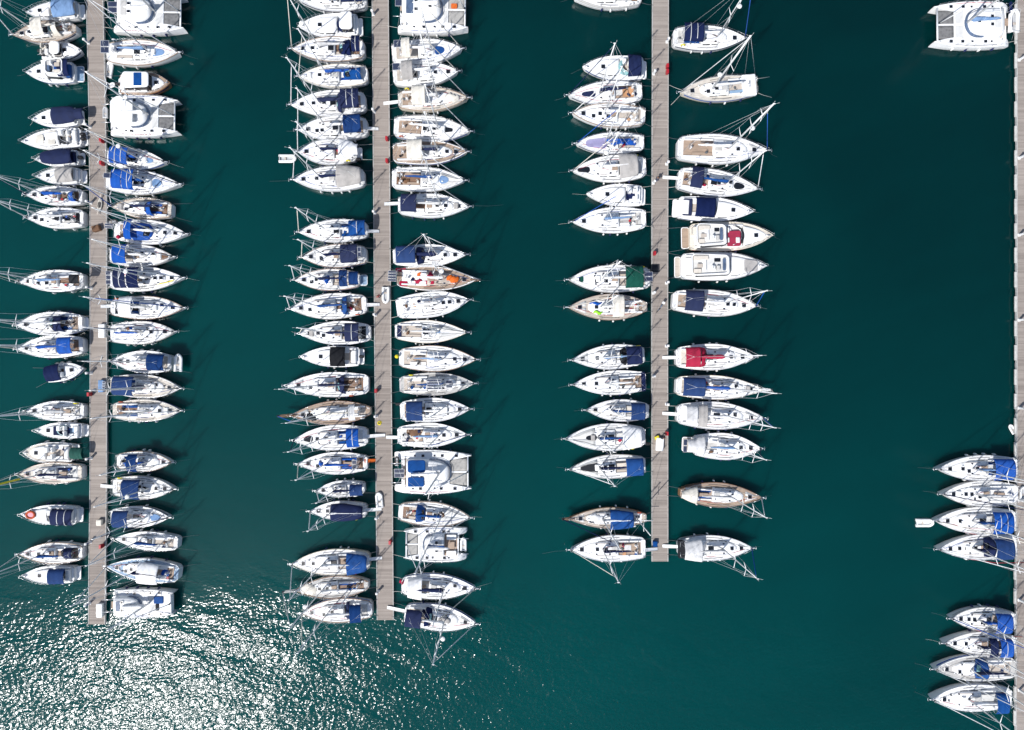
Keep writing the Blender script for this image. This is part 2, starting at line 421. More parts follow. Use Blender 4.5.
    def bimini(b, x0, x1, mat, hw=None, z=2.05, seam='white', bows=3, panel=None):
        mat = b.rng.choice(['blue_mid', 'blue_deep', 'blue_deep']) if mat == 'blue_mid' else mat
        xm = (x0 + x1) / 2; hw = hw or min(b.w(xm) * .86, b.B / 2 * .84); zz = b.sheer(xm) + z
        mb = MB(); mb.sheet(b.arch_sheet(x0, x1, hw * .97, hw, zz - .22, .24, .05, bows), .03)
        o = part('bimini', mb, mat, b.root)
        fr = MB()
        for k in range(bows):
            s = k / (bows - 1); x = x0 + .05 + (x1 - x0 - .1) * s; xf = xm + (x - xm) * .3
            pts = [(xf, -min(hw, b.w(xf) - .06), b.sheer(xf))] + [(x, v * hw * .98, zz - .22 + .24 * (1 - v * v) - .25 * abs(v) ** 8 - .045) for v in (-1, -.7, -.3, 0, .3, .7, 1)] + [(xf, min(hw, b.w(xf) - .06), b.sheer(xf))]
            fr.tube(pts, .017, 5)
        part('bimini_frame', fr, 'steel', o)
        if mat in ('navy', 'blue', 'blue_mid') and b.rng.random() < .55:
            for k in range(1, bows - 1) if bows > 2 else ():
                x = x0 + (x1 - x0) * k / (bows - 1); g = b.arch_sheet(x - .04, x + .04, hw * .97, hw * .97, zz - .205, .24, 0, 2, .25, 1, 10)
                q = MB(); q.sheet(g, .01); part('seam', q, 'grey_pale', o)
        if panel:
            q = MB(); q.sheet(b.arch_sheet(xm - (x1 - x0) * .22, xm + (x1 - x0) * .22, hw * .36, hw * .36, zz - .17, .06, 0, 2, 0, 4, 4), .02); part('window_panel', q, panel, o)
        return o
    def dodger(b, x0, x1, mat, hw=None, h=.95, pane=True):
        """spray hood: open aft edge at x0, sloping down to the roof at x1"""
        hw = hw or min(b.w(x0) - .30, b.w(x1) - .2); g = []
        n, m = 8, 10; za = b.roof_z(x1) - .05
        for i in range(n + 1):
            s = i / n; x = x0 + (x1 - x0) * s; hh = h * math.cos(s * math.pi / 2 * .96) ** .75
            base = b.sheer(x) + .15
            top = max(za, base) + hh
            row = []
            for j in range(m + 1):
                v = -1 + 2 * j / m; k = (1 - abs(v) ** 2.6)
                xx = x - (x1 - x0) * .28 * s * v * v
                row.append((xx, v * hw * (1 - .10 * s), base + (top - base) * k ** .6 if k > 0 else base))
            g.append(row)
        mb = MB(); mb.sheet(g, .03); o = part('sprayhood', mb, mat, b.root)
        if pane:
            for j0, j1 in ((2, 4), (4, 6), (6, 8)):
                gg = [[(p[0] + .02, p[1], p[2] + .035) for p in g[i][j0:j1 + 1]] for i in (5, 6, 7)]
                gg = [[(p[0], p[1] * .97, p[2]) for p in r] for r in gg]
                q = MB(); q.sheet(gg, .008); part('pane', q, 'glass_teal' if b.rng.random() < .4 else 'glass_dark', o)
        return o
    def tent(b, x0, x1, mat, z=1.9, hw=None, ridge=.35, seam=None):
        hwf = (lambda x: min(b.w(x) * .93, hw or 9))
        g = []; n, m = 14, 10; zz = b.sheer((x0 + x1) / 2)
        for i in range(n + 1):
            s = i / n; x = x0 + (x1 - x0) * s
            g.append([(x, v * hwf(x), zz + z - .5 + ridge * (1 - abs(v) ** 1.4) - .16 * abs(v) ** 6 + .02 * math.sin(s * 19 + v * 3)) for v in [-1 + 2 * j / m for j in range(m + 1)]])
        mb = MB(); mb.sheet(g, .03); o = part('awning', mb, mat, b.root)
        if seam:
            q = MB(); q.tube([(x0 + .1, 0, g[0][m // 2][2] + .03), (x1 - .1, 0, g[-1][m // 2][2] + .03)], .045, 5); part('ridge_pole', q, seam, o)
        for x in (x0 + .08, x1 - .08):
            for sgn in (-1, 1):
                fr = MB(); fr.tube([(x, sgn * (hwf(x) - .04), b.sheer(x)), (x, sgn * (hwf(x) - .04), zz + z - .66)], .015, 5); part('awning_pole', fr, 'steel', o)
        return o
    def mast(b, x, h, mat='spar_white', r=.095, spreaders=2, radar=False, boom=None, cover=None, boom_len=None, furl='white', bx=None, aft=None, sleeve=None, dir=1, thick=.19, stack=.34):
        zb = b.roof_z(x) - .05 if hasattr(b, 'cab') else b.dz(x) - .02
        mb = MB(); mb.tube([(x, 0, zb), (x, 0, zb + h * .6), (x, 0, zb + h)], r, 8, r * .7); mo = part('mast', mb, mat, b.root); b.mast_o = mo
        top = (x, 0, zb + h)
        hd = MB(); hd.box((x + .03, 0, zb + h), (.26, .09, .08), .02); hd.tube([(x - .12, 0, zb + h + .1), (x - .12, 0, zb + h + .7)], .014, 5)
        hd.tube([(x + .2, 0, zb + h + .05), (x + .5, 0, zb + h + .35)], .012, 4); part('masthead', hd, 'spar_white', mo)
        sp = []
        fr = (.40, .70) if spreaders == 2 else (.52,) if spreaders == 1 else (.30, .55, .78)
        for k, f in enumerate(fr):
            l = (b.B * .30) * (1 - .18 * k); z = zb + h * f
            for sgn in (-1, 1):
                q = MB(); q.tube([(x, sgn * .05, z), (x - .25, sgn * l, z + .08)], .05, 5, .032); part('spreader', q, mat, mo)
            sp.append((l, z))
        xc = x - .2
        for sgn in (-1, 1):
            q = MB(); yb = sgn * min(b.w(xc) - .08, b.B / 2)
            q.tube([(xc, yb, b.sheer(xc))] + [(x - .25, sgn * l, z + .08) for l, z in sp] + [(x, 0, zb + h * .97)], .014, 4)
            q.tube([(xc + .1, yb, b.sheer(xc)), (x, 0, sp[0][1] - .05)], .012, 4)
            part('shroud', q, 'alloy', mo)
        bx = b.L * .985 if bx is None else bx
        q = MB(); zt = zb + h * (.97 if b.rng.random() < .6 else .88); zs = b.sheer(min(bx, b.L)) + .15
        dx = x - bx; a = .08
        P = lambda t: (bx + dx * t, 0, zs + (zt - zs) * t)
        if furl:
            q.tube([P(.03), P(.12), P(.5), P(.92)], .068, 7, .04); fo = part('furled_genoa', q, furl, b.root)
            st = MB(); st.tube([P(-.005), P(1.)], .016, 4); dr = MB(); part('forestay', st, 'alloy', fo)
            dr.tube([P(.012), P(.022)], .13, 8); part('furling_drum', dr, 'spar_dark', fo)
        else:
            q.tube([P(0), P(1)], .018, 4); part('forestay', q, 'alloy', mo)
        aft = .1 if aft is None else aft
        q = MB(); ys = b.w(.15) * .75; zj = b.sheer(0) + h * .25; xj = aft + (x - aft) * .24
        for sgn in (-1, 1): q.tube([(aft, sgn * ys, b.sheer(0)), (xj, 0, zj)], .013, 4)
        q.tube([(xj, 0, zj), top], .014, 4); part('backstay', q, 'alloy', mo)
        if radar:
            q = MB(); q.ellipsoid((x + .35, 0, zb + h * radar + .12), (.30, .30, .13)); q.box((x + .2, 0, zb + h * radar - .04), (.4, .12, .05)); part('radar_dome', q, 'plastic_white', mo)
        if sleeve:
            q = MB(); q.tube([(x + .02, 0, zb + h * .38), (x + .02, 0, zb + h * .72)], r * 1.5, 8, r * 1.3); part('sail_sleeve', q, sleeve, mo)
        if boom or cover:
            bl = boom_len or b.L * .36; zz = zb + 1.05; xe = x - bl * dir
            q = MB(); q.tube([(x - .1 * dir, 0, zz), (xe, 0, zz + .12)], .065, 7); bo = part('boom', q, 'spar_white' if mat == 'spar_white' else mat, b.root)
            v = MB(); v.tube([(x - bl * .4 * dir, 0, zz), (x - .05 * dir, 0, zb + .1)], .03, 5); part('vang', v, 'spar_dark', bo)
            ts = MB(); ts.tube([(xe + .3 * dir, 0, zz), (xe + .4 * dir, 0, b.sheer(max(0, xe)) + .3)], .015, 4); part('mainsheet', ts, 'rope', bo)
            tl = MB(); tl.tube([(xe + .02, 0, zz + .12), (x - .05, 0, zb + h * .96)], .010, 4); part('topping_lift', tl, 'alloy', bo)
            if cover:
                st = []; nn = 12
                for k in range(nn + 1):
                    s = k / nn; xx = x - (.02 + s * (bl - .1)) * dir; wv = thick * (1 - .55 * s) * (1 + .12 * math.sin(s * 31 + b.rng.random()))
                    st.append((xx, .02 * math.sin(s * 12), max(.05, wv * (.5 if k in (0, nn) else 1)), zz + .02 + .1 * s, (stack + .22 * (1 - s) ** 3) * (1 - .4 * s) * (.6 if k == nn else 1)))
                if dir < 0: st.reverse()
                q = MB(); q.loft(st, [(-1, -.25), (-1.05, .1), (-.8, .55), (0, 1), (.8, .55), (1.05, .1), (1, -.25)]); part('sail_cover' if cover not in ('white', 'grey_pale', 'cream') else 'furled_mainsail', q, cover, bo)
            b.boom_z = zz
    def rails(b, x0=.4, aft=True, bow=True):
        L = b.L; gate = L * .12
        for sgn in (-1, 1):
            q = MB(); xs = [x0 + (L * .88 - x0) * k / 6 for k in range(7)]
            pt = lambda x, z: (x, sgn * (b.w(x) - .05), b.sheer(x) + z)
            for x in xs: q.tube([pt(x, .02), pt(x, .62)], .013, 4)
            for z in (.32, .61): q.tube([pt(x, z) for x in xs], .008, 4)
            part('guard_rail', q, 'steel', b.root)
        if bow:
            q = MB(); xs = [L * .87, L * .92, L * .965, L * .995]
            for z in (.62,):
                pts = [(x, -max(b.w(x) - .05, .1), b.sheer(x) + z) for x in xs]; q.tube(pts + [(x, -y, zz) for x, y, zz in reversed(pts)], .018, 5)
            for x in xs[:3]:
                for sgn in (-1, 1): q.tube([(x, sgn * max(b.w(x) - .05, .1), b.sheer(x)), (x, sgn * max(b.w(x) - .05, .1), b.sheer(x) + .62)], .015, 5)
            part('pulpit', q, 'steel', b.root)
        if aft:
            y = b.w(.2) - .08
            for sgn in (-1, 1):
                q = MB()
                for z in (.32, .62): q.tube([(.45, sgn * (y + .04), b.sheer(0) + z), (.12, sgn * y, b.sheer(0) + z), (.08, sgn * y * .35, b.sheer(0) + z)], .017, 5)
                for yy in (y, y * .35): q.tube([(.1, sgn * yy, b.sheer(0)), (.1, sgn * yy, b.sheer(0) + .62)], .015, 5)
                part('pushpit', q, 'steel', b.root)
    def fenders(b, n=3, mat=None):
        for sgn in (-1, 1):
            for k in range(n):
                x = b.L * (.2 + .5 * (k + b.rng.random() * .5) / n)
                mt = mat or ('fender_white' if b.rng.random() < .7 else 'fender_navy')
                shared('fender', 0, lambda m: (m.ellipsoid((0, 0, 0), (.13, .13, .36), 9, 9), m.tube([(0, 0, .3), (0, 0, .62)], .012, 4)), mt, b.root, (x, sgn * (b.w(x) + .13), b.sheer(x) - .55))
    def anchor(b):
        q = MB(); L = b.L; z = b.sheer(L) + .06
        q.box((L + .05, 0, z - .04), (.5, .16, .08), .02); q.tube([(L - .3, 0, z + .08), (L + .42, 0, z + .02)], .03, 5)
        q.tube([(L + .42, -.22, z - .05), (L + .50, 0, z - .12), (L + .42, .22, z - .05)], .03, 5); part('anchor', q, 'steel', b.root)
    def lines(b, sgn_len=1.6, bow=3.5, dark=False, stern=True):
        mat = 'rope_dark' if dark else 'rope'
        if stern:
            for sgn in (-1, 1):
                y = sgn * b.w(.25) * .85; q = MB(); gap = b.gap
                e = (-gap - .15, y * (1.0 + .5 * (b.rng.random() - .2)), .62); s = (.25, y, b.sheer(0) + .05)
                q.tube([s, ((s[0] + e[0]) / 2, (s[1] + e[1]) / 2, (s[2] + e[2]) / 2 - .12), e], .022, 4); part('mooring_line', q, mat, b.root)
        if b.bgap is not None:
            for sgn in (-1, 1):
                q = MB(); s = (b.L - .3, sgn * .15, b.sheer(b.L) + .03); e = (b.L + b.bgap + .15, sgn * b.rng.uniform(.8, 1.6), .62)
                q.tube([s, ((s[0] + e[0]) / 2, (s[1] + e[1]) / 2, (s[2] + e[2]) / 2 - .08), e], .022, 4); part('mooring_line', q, mat, b.root)
                q = MB(); y = sgn * b.w(.25) * .8; q.tube([(.25, y, b.sheer(0)), (-.9, y * 1.3, .5), (-2.6, y * 1.7, -.15)], .02, 4); part('anchor_line', q, mat, b.root)
        elif bow:
            q = MB(); L = b.L; sd = b.rng.uniform(-.25, .25)
            q.tube([(L - .2, .1, b.sheer(L)), (L + bow * .45, bow * sd * .45, b.fb * .36), (L + bow, bow * sd, -.15)], .009, 4); part('anchor_line', q, mat, b.root)
    def gangway(b, y, mat='plastic_white', w=.38, ln=None):
        ln = ln or b.gap + .75; q = MB(); z0, z1 = b.sheer(0) + .10, .64
        g = []
        for k in range(5):
            s = k / 4; x = .35 - (ln + .35) * s; z = z0 + (z1 - z0) * s
            g.append([(x, y - w / 2, z), (x, y + w / 2, z)])
        q.sheet(g, .05, False); q.tube([(g[0][0][0], y - w / 2, z0 + .02), (g[-1][0][0], y - w / 2, z1 + .02)], .03, 5); q.tube([(g[0][0][0], y + w / 2, z0 + .02), (g[-1][0][0], y + w / 2, z1 + .02)], .03, 5)
        part('gangway', q, mat, b.root)
    def platform(b, ln=.7, w=.8, mat='gelcoat', z=.35, top=None):
        q = MB(); hw = b.w(.3) * w; q.slab(rect(-ln, .12, -hw, hw, .25, 4), [(z - .1, .05), (z - .04, 0), (z + .04, 0), (z + .06, .03)]); o = part('swim_platform', q, mat, b.root)
        if top:
            t = MB(); t.slab(rect(-ln + .08, .02, -hw + .1, hw - .1, .2, 4), [(z + .03, 0), (z + .075, 0)]); part('platform_deck', t, top, o)
    def outboard(b, y=0, n=1, mat='engine_black', x=-.25, z=.55):
        for k in range(n):
            yy = y + (k - (n - 1) / 2) * .55
            def mk(m):
                m.slab(rect(-.32, .3, -.2, .2, .14, 3), [(.25, .06), (.35, 0), (.62, 0), (.78, .10)], smooth=True); m.tube([(0, 0, -.6), (0, 0, .3)], .09, 7)
                m.box((.25, 0, .05), (.16, .3, .35))
            shared('outboard_motor', 0, mk, mat, b.root, (x, yy, z))
    def solar(b, x0, x1, y0, y1, z, n=1, cross=True):
        for k in range(n):
            ya = y0 + (y1 - y0) * k / n + .03; yb = y0 + (y1 - y0) * (k + 1) / n - .03
            sx, sy = x1 - x0, yb - ya
            f = MB(); f.slab(rect(-sx / 2, sx / 2, -sy / 2, sy / 2), [(-.03, 0), (.012, 0), (.018, .006)]); me = f.mesh('solar_panel', 'alloy'); fix_normals(me)
            o = link('solar_panel', me, b.root, ((x0 + x1) / 2, (ya + yb) / 2, z))
            c = MB(); c.slab(rect(-sx / 2 + .03, sx / 2 - .03, -sy / 2 + .03, sy / 2 - .03), [(.0, 0), (.024, 0)]); part('cells', c, 'solar_cells', o)
        q = MB()
        for y in (y0 + .1, y1 - .1):
            q.tube([(max(x0, .15) if x0 > 0 else .15, y, b.sheer(0)), ((x0 + x1) / 2, y, z - .05)], .022, 5)
        q.tube([((x0 + x1) / 2, y0, z - .05), ((x0 + x1) / 2, y1, z - .05)], .022, 5); part('panel_arch', q, 'steel', b.root)
    def pad(b, name, x0, x1, y0, y1, mat, h=.07, r=.2, z=None, parent=None, taper=0.):
        q = MB(); o = rect(x0, x1, y0, y1, r, 5)
        if taper:
            ym = (y0 + y1) / 2; o = [(x, ym + (y - ym) * (1 - taper * (x - x0) / (x1 - x0))) for x, y in o]
        q.slab(o, [(-.06, 0), (h - .02, 0), (h, .03)], (lambda x, y: (z if z is not None else max(b.roof_z(x) if hasattr(b, 'cab') and b.cab[0] < x < b.cab[1] and abs(y) < .8 else 0, b.dz(x, 0))))); return part(name, q, mat, parent or b.root)
    def bundle(b, name, x0, x1, y, w, mat, h=.3, z=None):
        n = 8; st = []
        zb = z if z is not None else max(b.dz((x0 + x1) / 2), b.roof_z((x0 + x1) / 2) if hasattr(b, 'cab') else 0) - .02
        for k in range(n + 1):
            s = k / n; st.append((x0 + (x1 - x0) * s, y + .12 * math.sin(s * 7 + x0), w * (.45 + .55 * math.sin(math.pi * min(1, max(0, s)))) * (1 + .2 * math.sin(s * 23)), zb, h * (.4 + .6 * math.sin(math.pi * s)) + .02))
        q = MB(); q.loft(st, [(-1, 0), (-.9, .5), (-.4, .95), (.1, .85), (.5, 1), (.9, .5), (1, 0)]); return part(name, q, mat, b.root)

def _clutter(b, c0, c1, k0, mx, o):
    rng, L, B = b.rng, b.L, b.B
    rc = lambda: rng.choice(['rope', 'rope_dark', 'rope_blue', 'rope_red', 'rope', 'rope_dark'])
    for sgn in (-1, 1):
        q = MB(); xs = [L * (.34 + .26 * k / 5) for k in range(6)]
        q.tube([(x, sgn * (b.w(x) - .30), b.dz(x, b.w(x) - .3) + .02) for x in xs], .03, 4); part('genoa_track', q, 'spar_dark', b.root)
        q = MB(); xs = [L * (.20 + .70 * k / 9) for k in range(10)]; wob = rng.uniform(.02, .08)
        q.tube([(x, sgn * max(.12, (b.w(x) - .42) * (1 - .3 * (x / L)) + wob * math.sin(x * 2.1 + sgn)), max(b.dz(x, 0), b.dz(x)) + .05) for x in xs], .022, 4); part('jib_sheet', q, rc(), b.root)
        for k in range(rng.choice([1, 2, 2])):
            y0 = sgn * (.18 + .1 * k); q = MB(); xa = c0 + .1
            q.tube([(xa + (mx - xa) * j / 5, y0 + sgn * .10 * math.sin(j * .7) - sgn * .03 * j * (1 if j > 3 else 0), b.roof_z(xa + (mx - xa) * j / 5) + .035) for j in range(6)], .018, 4); part('halyard', q, rc(), b.cab_o)
        shared('winch', 0, lambda m: (m.tube([(0, 0, 0), (0, 0, .1)], .10, 8, .08), m.tube([(0, 0, .1), (0, 0, .2)], .065, 8, .075)), 'steel', b.cab_o, (c0 + .35, sgn * B * .17, b.roof_z(c0 + .35) - .03))
        for f in (.03, .93):
            x = L * f; shared('cleat', 0, lambda m: (m.tube([(-.15, 0, .09), (.15, 0, .09)], .025, 5), m.box((0, 0, -.02), (.1, .06, .1), .01)), 'steel', b.root, (x, sgn * max(.1, b.w(x) - .16), b.dz(x, b.w(x)) - .01))
    for k in range(rng.choice([1, 2, 3])):
        x = rng.uniform(c0 + .5, min(c1 + .5, L * .86)); y = rng.uniform(-.5, .5) * min(B * .36, b.w(x))
        z = b.roof_z(x) if x < c1 - .3 else b.dz(x)
        shared('vent', 0, lambda m: (m.tube([(0, 0, -.1), (0, 0, .12)], .07, 7), m.ellipsoid((.04, 0, .15), (.13, .10, .08), 9, 6)), rng.choice(['steel', 'plastic_white', 'spar_dark']), b.root, (x, y, z))
    if rng.random() < .28 and not o.get('bundle'):
        x = c1 + .35 if rng.random() < .5 else mx + .55
        if x < L * .9: shared('life_raft', 0, lambda m: m.box((0, 0, 0), (.55, .8, .28), .1), rng.choice(['plastic_white', 'grey', 'plastic_white']), b.root, (x, 0, (b.roof_z(x) if x < c1 else b.dz(x)) - .03))
    if rng.random() < .45:
        for sgn in (-1, 1):
            q = MB(); xs = [c1 + .25 + (L * .93 - c1 - .25) * k / 6 for k in range(7)]
            q.sheet([[(x, sgn * max(.06, .10), b.dz(x, .1) + .012), (x, sgn * max(.10, (b.w(x) - .28) * .5), b.dz(x, b.w(x) * .5) + .012), (x, sgn * max(.14, b.w(x) - .28), b.dz(x, b.w(x) - .28) + .012)] for x in xs], .006); part('nonskid_panel', q, 'deck_nonskid', b.deck_o)
    covered = [(d[1], d[2]) for k in ('bim', 'tent') for d in o.get(k, [])]
    for k in range(rng.choice([2, 3, 4, 5])):
        x = rng.uniform(k0 + .2, c0 - .25); y = rng.uniform(-1, 1) * B * .22; s = rng.uniform(.7, 1.3)
        if any(a < x < c for a, c in covered): continue
        n, mk, ms = rng.choice([('rope_heap', lambda m: (m.ellipsoid((0, 0, .06), (.22, .17, .09), 9, 5), m.tube([(.1, 0, .1), (.3, .2, .02), (.1, .3, .02)], .03, 4)), ['rope', 'rope_dark', 'rope_blue', 'rope_dark']), ('cushion', lambda m: m.box((0, 0, 0), (.42, .38, .1), .04), ['blue_mid', 'navy', 'grey', 'red', 'tan_orange', 'white']), ('bag', lambda m: m.ellipsoid((0, 0, .1), (.32, .18, .16), 9, 6), ['black', 'blue_mid', 'grey', 'navy', 'brown', 'red']), ('bucket', lambda m: m.tube([(0, 0, 0), (0, 0, .28)], .12, 9, .15), ['black', 'plastic_white', 'plastic_red'])])
        shared(n, 0, mk, rng.choice(ms), b.root, (x, y, b.sheer(x) + (.24 if abs(y) > B * .12 else .08)), (0, 0, rng.uniform(0, 3)))
    for sgn in (-1, 1):
        if rng.random() < .3:
            x = L * rng.uniform(.08, .2); y = sgn * (b.w(x) - .03)
            q = MB(); q.tube([(x + .24 * math.cos(a), y, b.sheer(x) + .48 + .26 * math.sin(a)) for a in [math.pi * (-.3 + 1.6 * k / 12) for k in range(13)]], .075, 6); part('horseshoe_buoy', q, rng.choice(['plastic_white', 'plastic_white', 'plastic_white', 'yellow', 'white', 'red_orange']), b.root)
    if o.get('redline'):
        sg = o['redline']; x = L * .62; q = MB(); q.tube([(x, sg * b.w(x), b.sheer(x)), (x * .4, sg * (B / 2 + .55), 1.0), (-b.gap - .9, sg * (B / 2 + .75), .66)], .035, 5); part('mooring_line', q, 'rope_red', b.root)
Boat.clutter = _clutter

def sailboat(root, L, B, rng, o, gap):
    classic = o.get('classic')
    b = Boat(root, L, B, rng, fb=o.get('fb', 1.0 + L * .012), wt=.42 if classic else o.get('wt', rng.uniform(.62, .76)), tm=.46 if classic else rng.uniform(.40, .45), pw=1.9 if classic else rng.uniform(1.95, 2.25), stern_round=.14 if classic else .05)
    b.gap = gap; b.bgap = o.get('bgap')
    deck = {'w': 'deck_white', 'g': 'deck_grey', 't': 'teak', 'b': 'deck_beige', 'p': 'teak_pale', 'd': 'teak_dark', 'u': 'deck_blue'}[o.get('deck', 'w')]
    b.hull(o.get('hull', 'gelcoat'), deck, o.get('rail', rng.choice(['gelcoat', 'gelcoat', 'alloy', 'deck_grey', 'alloy', 'teak'])), o.get('stripe', rng.choice([None, 'navy', 'blue', None, 'deck_grey'])))
    c0, c1 = o.get('cabin', (L * rng.uniform(.36, .40), L * rng.uniform(.74, .80)))
    if o.get('mat'): c1 = max(c0 + L * .2, min(c1, min(d[1] for d in o['mat']) - .05))
    b.cabin(c0, c1, B * .31, h=rng.uniform(.34, .46), mat=o.get('roof', 'gelcoat'), side=.5 if B > 3 else .4)
    k0 = o.get('cock', L * .06)
    sole = o.get('sole', rng.choice(['teak', 'deck_white', 'teak_pale', 'deck_grey', 'teak_dark', 'deck_nonskid', 'deck_beige']))
    b.cockpit(k0, c0 - .05, B * rng.uniform(.24, .28), sole, o.get('bench', rng.choice(['deck_white', 'teak_pale', 'deck_grey', 'deck_white', 'deck_white', 'blue_mid'])), wheels=rng.choice([1, 1, 2]), table=rng.random() < .3)
    mx = o.get('mx', L * rng.uniform(.56, .61)); mh = o.get('mh', L * rng.uniform(1.36, 1.50))
    # companion hatch, roof hatches, foredeck hatch
    xg = c0 + .15; g = MB(); g.slab(rect(xg, xg + L * .075, -.36, .36, .05, 2), [(-.05, 0), (.07, 0), (.09, .03)], lambda x, y: b.roof_z(x)); part('companionway', g, rng.choice(['glass_dark', 'teak', 'deck_grey', 'gelcoat']), b.cab_o)
    for f in o.get('hatches') or rng.choice([(.45, .82), (.38, .66, .86), (.55,), (.42, .72)]):
        x = c0 + (c1 - c0) * f
        if abs(x - mx) > .45 and x > c0 + L * .1: b.hatch(x, 0 if rng.random() < .7 else .3, b.roof_z(x) - .01, .5, .5, parent=b.cab_o)
    for f in ((.3, .75) if rng.random() < .5 else (.55,)):
        for sgn in (-1, 1): b.hatch(c0 + (c1 - c0) * f, sgn * B * .19, b.roof_z(c0 + (c1 - c0) * f) - .04, .3, .22, parent=b.cab_o)
    if c1 < L * .86 and not o.get('mat'): b.hatch(L * .845, 0, b.dz(L * .845), .55, .55)
    for sgn in (-1, 1):
        h = MB(); xa, xb = c0 + L * .1, c0 + (c1 - c0) * .75
        h.tube([(xa + (xb - xa) * k / 5, sgn * B * .235, b.roof_z(xa + (xb - xa) * k / 5) + (.08 if 0 < k < 5 else -.04)) for k in range(6)], .025, 5); part('grab_rail', h, rng.choice(['teak', 'steel', 'teak_dark']), b.cab_o)
    if o.get('mast', 1):
        b.mast(mx, mh, o.get('spar', 'spar_white'), r=o.get('mr', .08), spreaders=rng.choice([2, 2, 1, 2, 3]) if L > 9.5 else rng.choice([1, 2]), radar=o.get('radar', .48 if rng.random() < .13 else False), boom=1, cover=o.get('cover', rng.choice(['white', 'grey_pale', 'white', 'blue_mid', 'navy', 'white'])), boom_len=min(L * .37, mx - .3), furl=o.get('furl', rng.choice(['white', 'white', 'grey_pale', 'blue', 'navy', 'cream'])), bx=o.get('sprit') and L + o['sprit'] or None, sleeve=o.get('sleeve'), thick=o.get('thick', .19), stack=o.get('stack', .34))
    if o.get('mizzen'):
        z = MB(); xm = o['mizzen']; zb = b.dz(xm); hh = mh * .62
        z.tube([(xm, 0, zb), (xm, 0, zb + hh)], .075, 7, .055); mz = part('mizzen_mast', z, o.get('spar', 'spar_white'), b.root)
        for sgn in (-1, 1):
            q = MB(); q.tube([(xm, 0, zb + hh * .55), (xm, sgn * B * .2, zb + hh * .56)], .035, 5); part('spreader', q, 'spar_white', mz)
        q = MB(); q.tube([(xm - .08, 0, zb + 1.6), (xm - L * .18, 0, zb + 1.7)], .05, 6); mo = part('mizzen_boom', q, 'spar_white', b.root)
    if o.get('sprit'):
        q = MB(); q.tube([(L - .8, 0, b.sheer(L) + .12), (L + o['sprit'], 0, b.sheer(L) + .25)], .09, 6, .06); q.tube([(L - .3, -.2, b.sheer(L) + .1), (L + o['sprit'], -.08, b.sheer(L) + .27), (L + o['sprit'], .08, b.sheer(L) + .27), (L - .3, .2, b.sheer(L) + .1)], .05, 5); part('bowsprit', q, o.get('spritmat', 'teak_dark'), b.root)
    for d in o.get('dodger', []): b.dodger(d[1], d[2], d[0])
    for d in o.get('bim', []): b.bimini(d[1], d[2], d[0], panel=d[3] if len(d) > 3 else None, bows=4 if d[2] - d[1] > 2.2 else 3)
    for d in o.get('tent', []): b.tent(d[1], d[2], d[0], seam=d[3] if len(d) > 3 else None, z=d[4] if len(d) > 4 else 1.9)
    for d in o.get('solar', []): b.solar(d[0], d[1], d[2] * B / 2, d[3] * B / 2, b.sheer(0) + d[4], d[5])
    for d in o.get('mat', []): b.pad('foredeck_pad', d[1], d[2], -d[3] * B / 2, d[3] * B / 2, d[0], h=.06, r=d[4] if len(d) > 4 else .5, taper=.45)
    for d in o.get('bundle', []): b.bundle(d[0], d[2], d[3], d[4] * B / 2, d[5], d[1])
    for d in o.get('pad', []): b.pad(d[0], d[2], d[3], d[4] * B / 2, d[5] * B / 2, d[1], h=d[6] if len(d) > 6 else .1, r=.12)
    b.rails(aft=not o.get('noaft')); b.fenders(rng.choice([2, 3, 3, 4])); b.anchor()
    b.lines(bow=o.get('bowline', rng.uniform(1.2, 2.2)), dark=rng.random() < .75, stern=gap < 3)
    if o.get('gang'): b.gangway(rng.uniform(-.3, .3), o['gang'], ln=o.get('ganglen'))
    if o.get('plat'): b.platform(o['plat'][0], .75, top=o['plat'][1] if len(o['plat']) > 1 else None)
    if o.get('ob'): b.outboard(B * .28, 1)
    b.clutter(c0, c1, k0, mx, o)
    ex(b, o)
    return b
def ex(b, o):
    """small fittings fixed to the boat"""
    if o.get('ring'):
        x = o['ring']; q = MB(); z = (b.roof_z(x) if hasattr(b, 'cab') else b.dz(x)) + .10
        q.tube([(x + .52 * math.cos(a), .42 * math.sin(a), z) for a in [2 * math.pi * k / 20 for k in range(20)]], .14, 8, close=True); part('towing_ring', q, 'red_orange', b.root)
        q = MB(); q.slab(rect(x - .45, x + .45, -.35, .35, .3, 5), [(z - .1, 0), (z + .02, 0)]); part('ring_floor', q, 'pink', b.root)
    if o.get('stripeline'):
        q = MB(); g = [[(x, -b.w(x) * .62, b.dz(x, b.w(x) * .62) + .02), (x, -b.w(x) * .62 + .16, b.dz(x, b.w(x) * .55) + .022)] for x in [b.L * (.58 + .3 * k / 8) for k in range(9)]]
        q.sheet(g, .004); part('furled_line', q, o['stripeline'], b.root)
    for d in o.get('buoy', []):      # colour, x, y fraction: horseshoe buoy on the rail
        x, y = d[1], d[2] * b.B / 2
        q = MB(); q.ellipsoid((x, y, b.sheer(x) + .55), (.26, .26, .22), 10, 8); part('life_buoy', q, d[0], b.root)
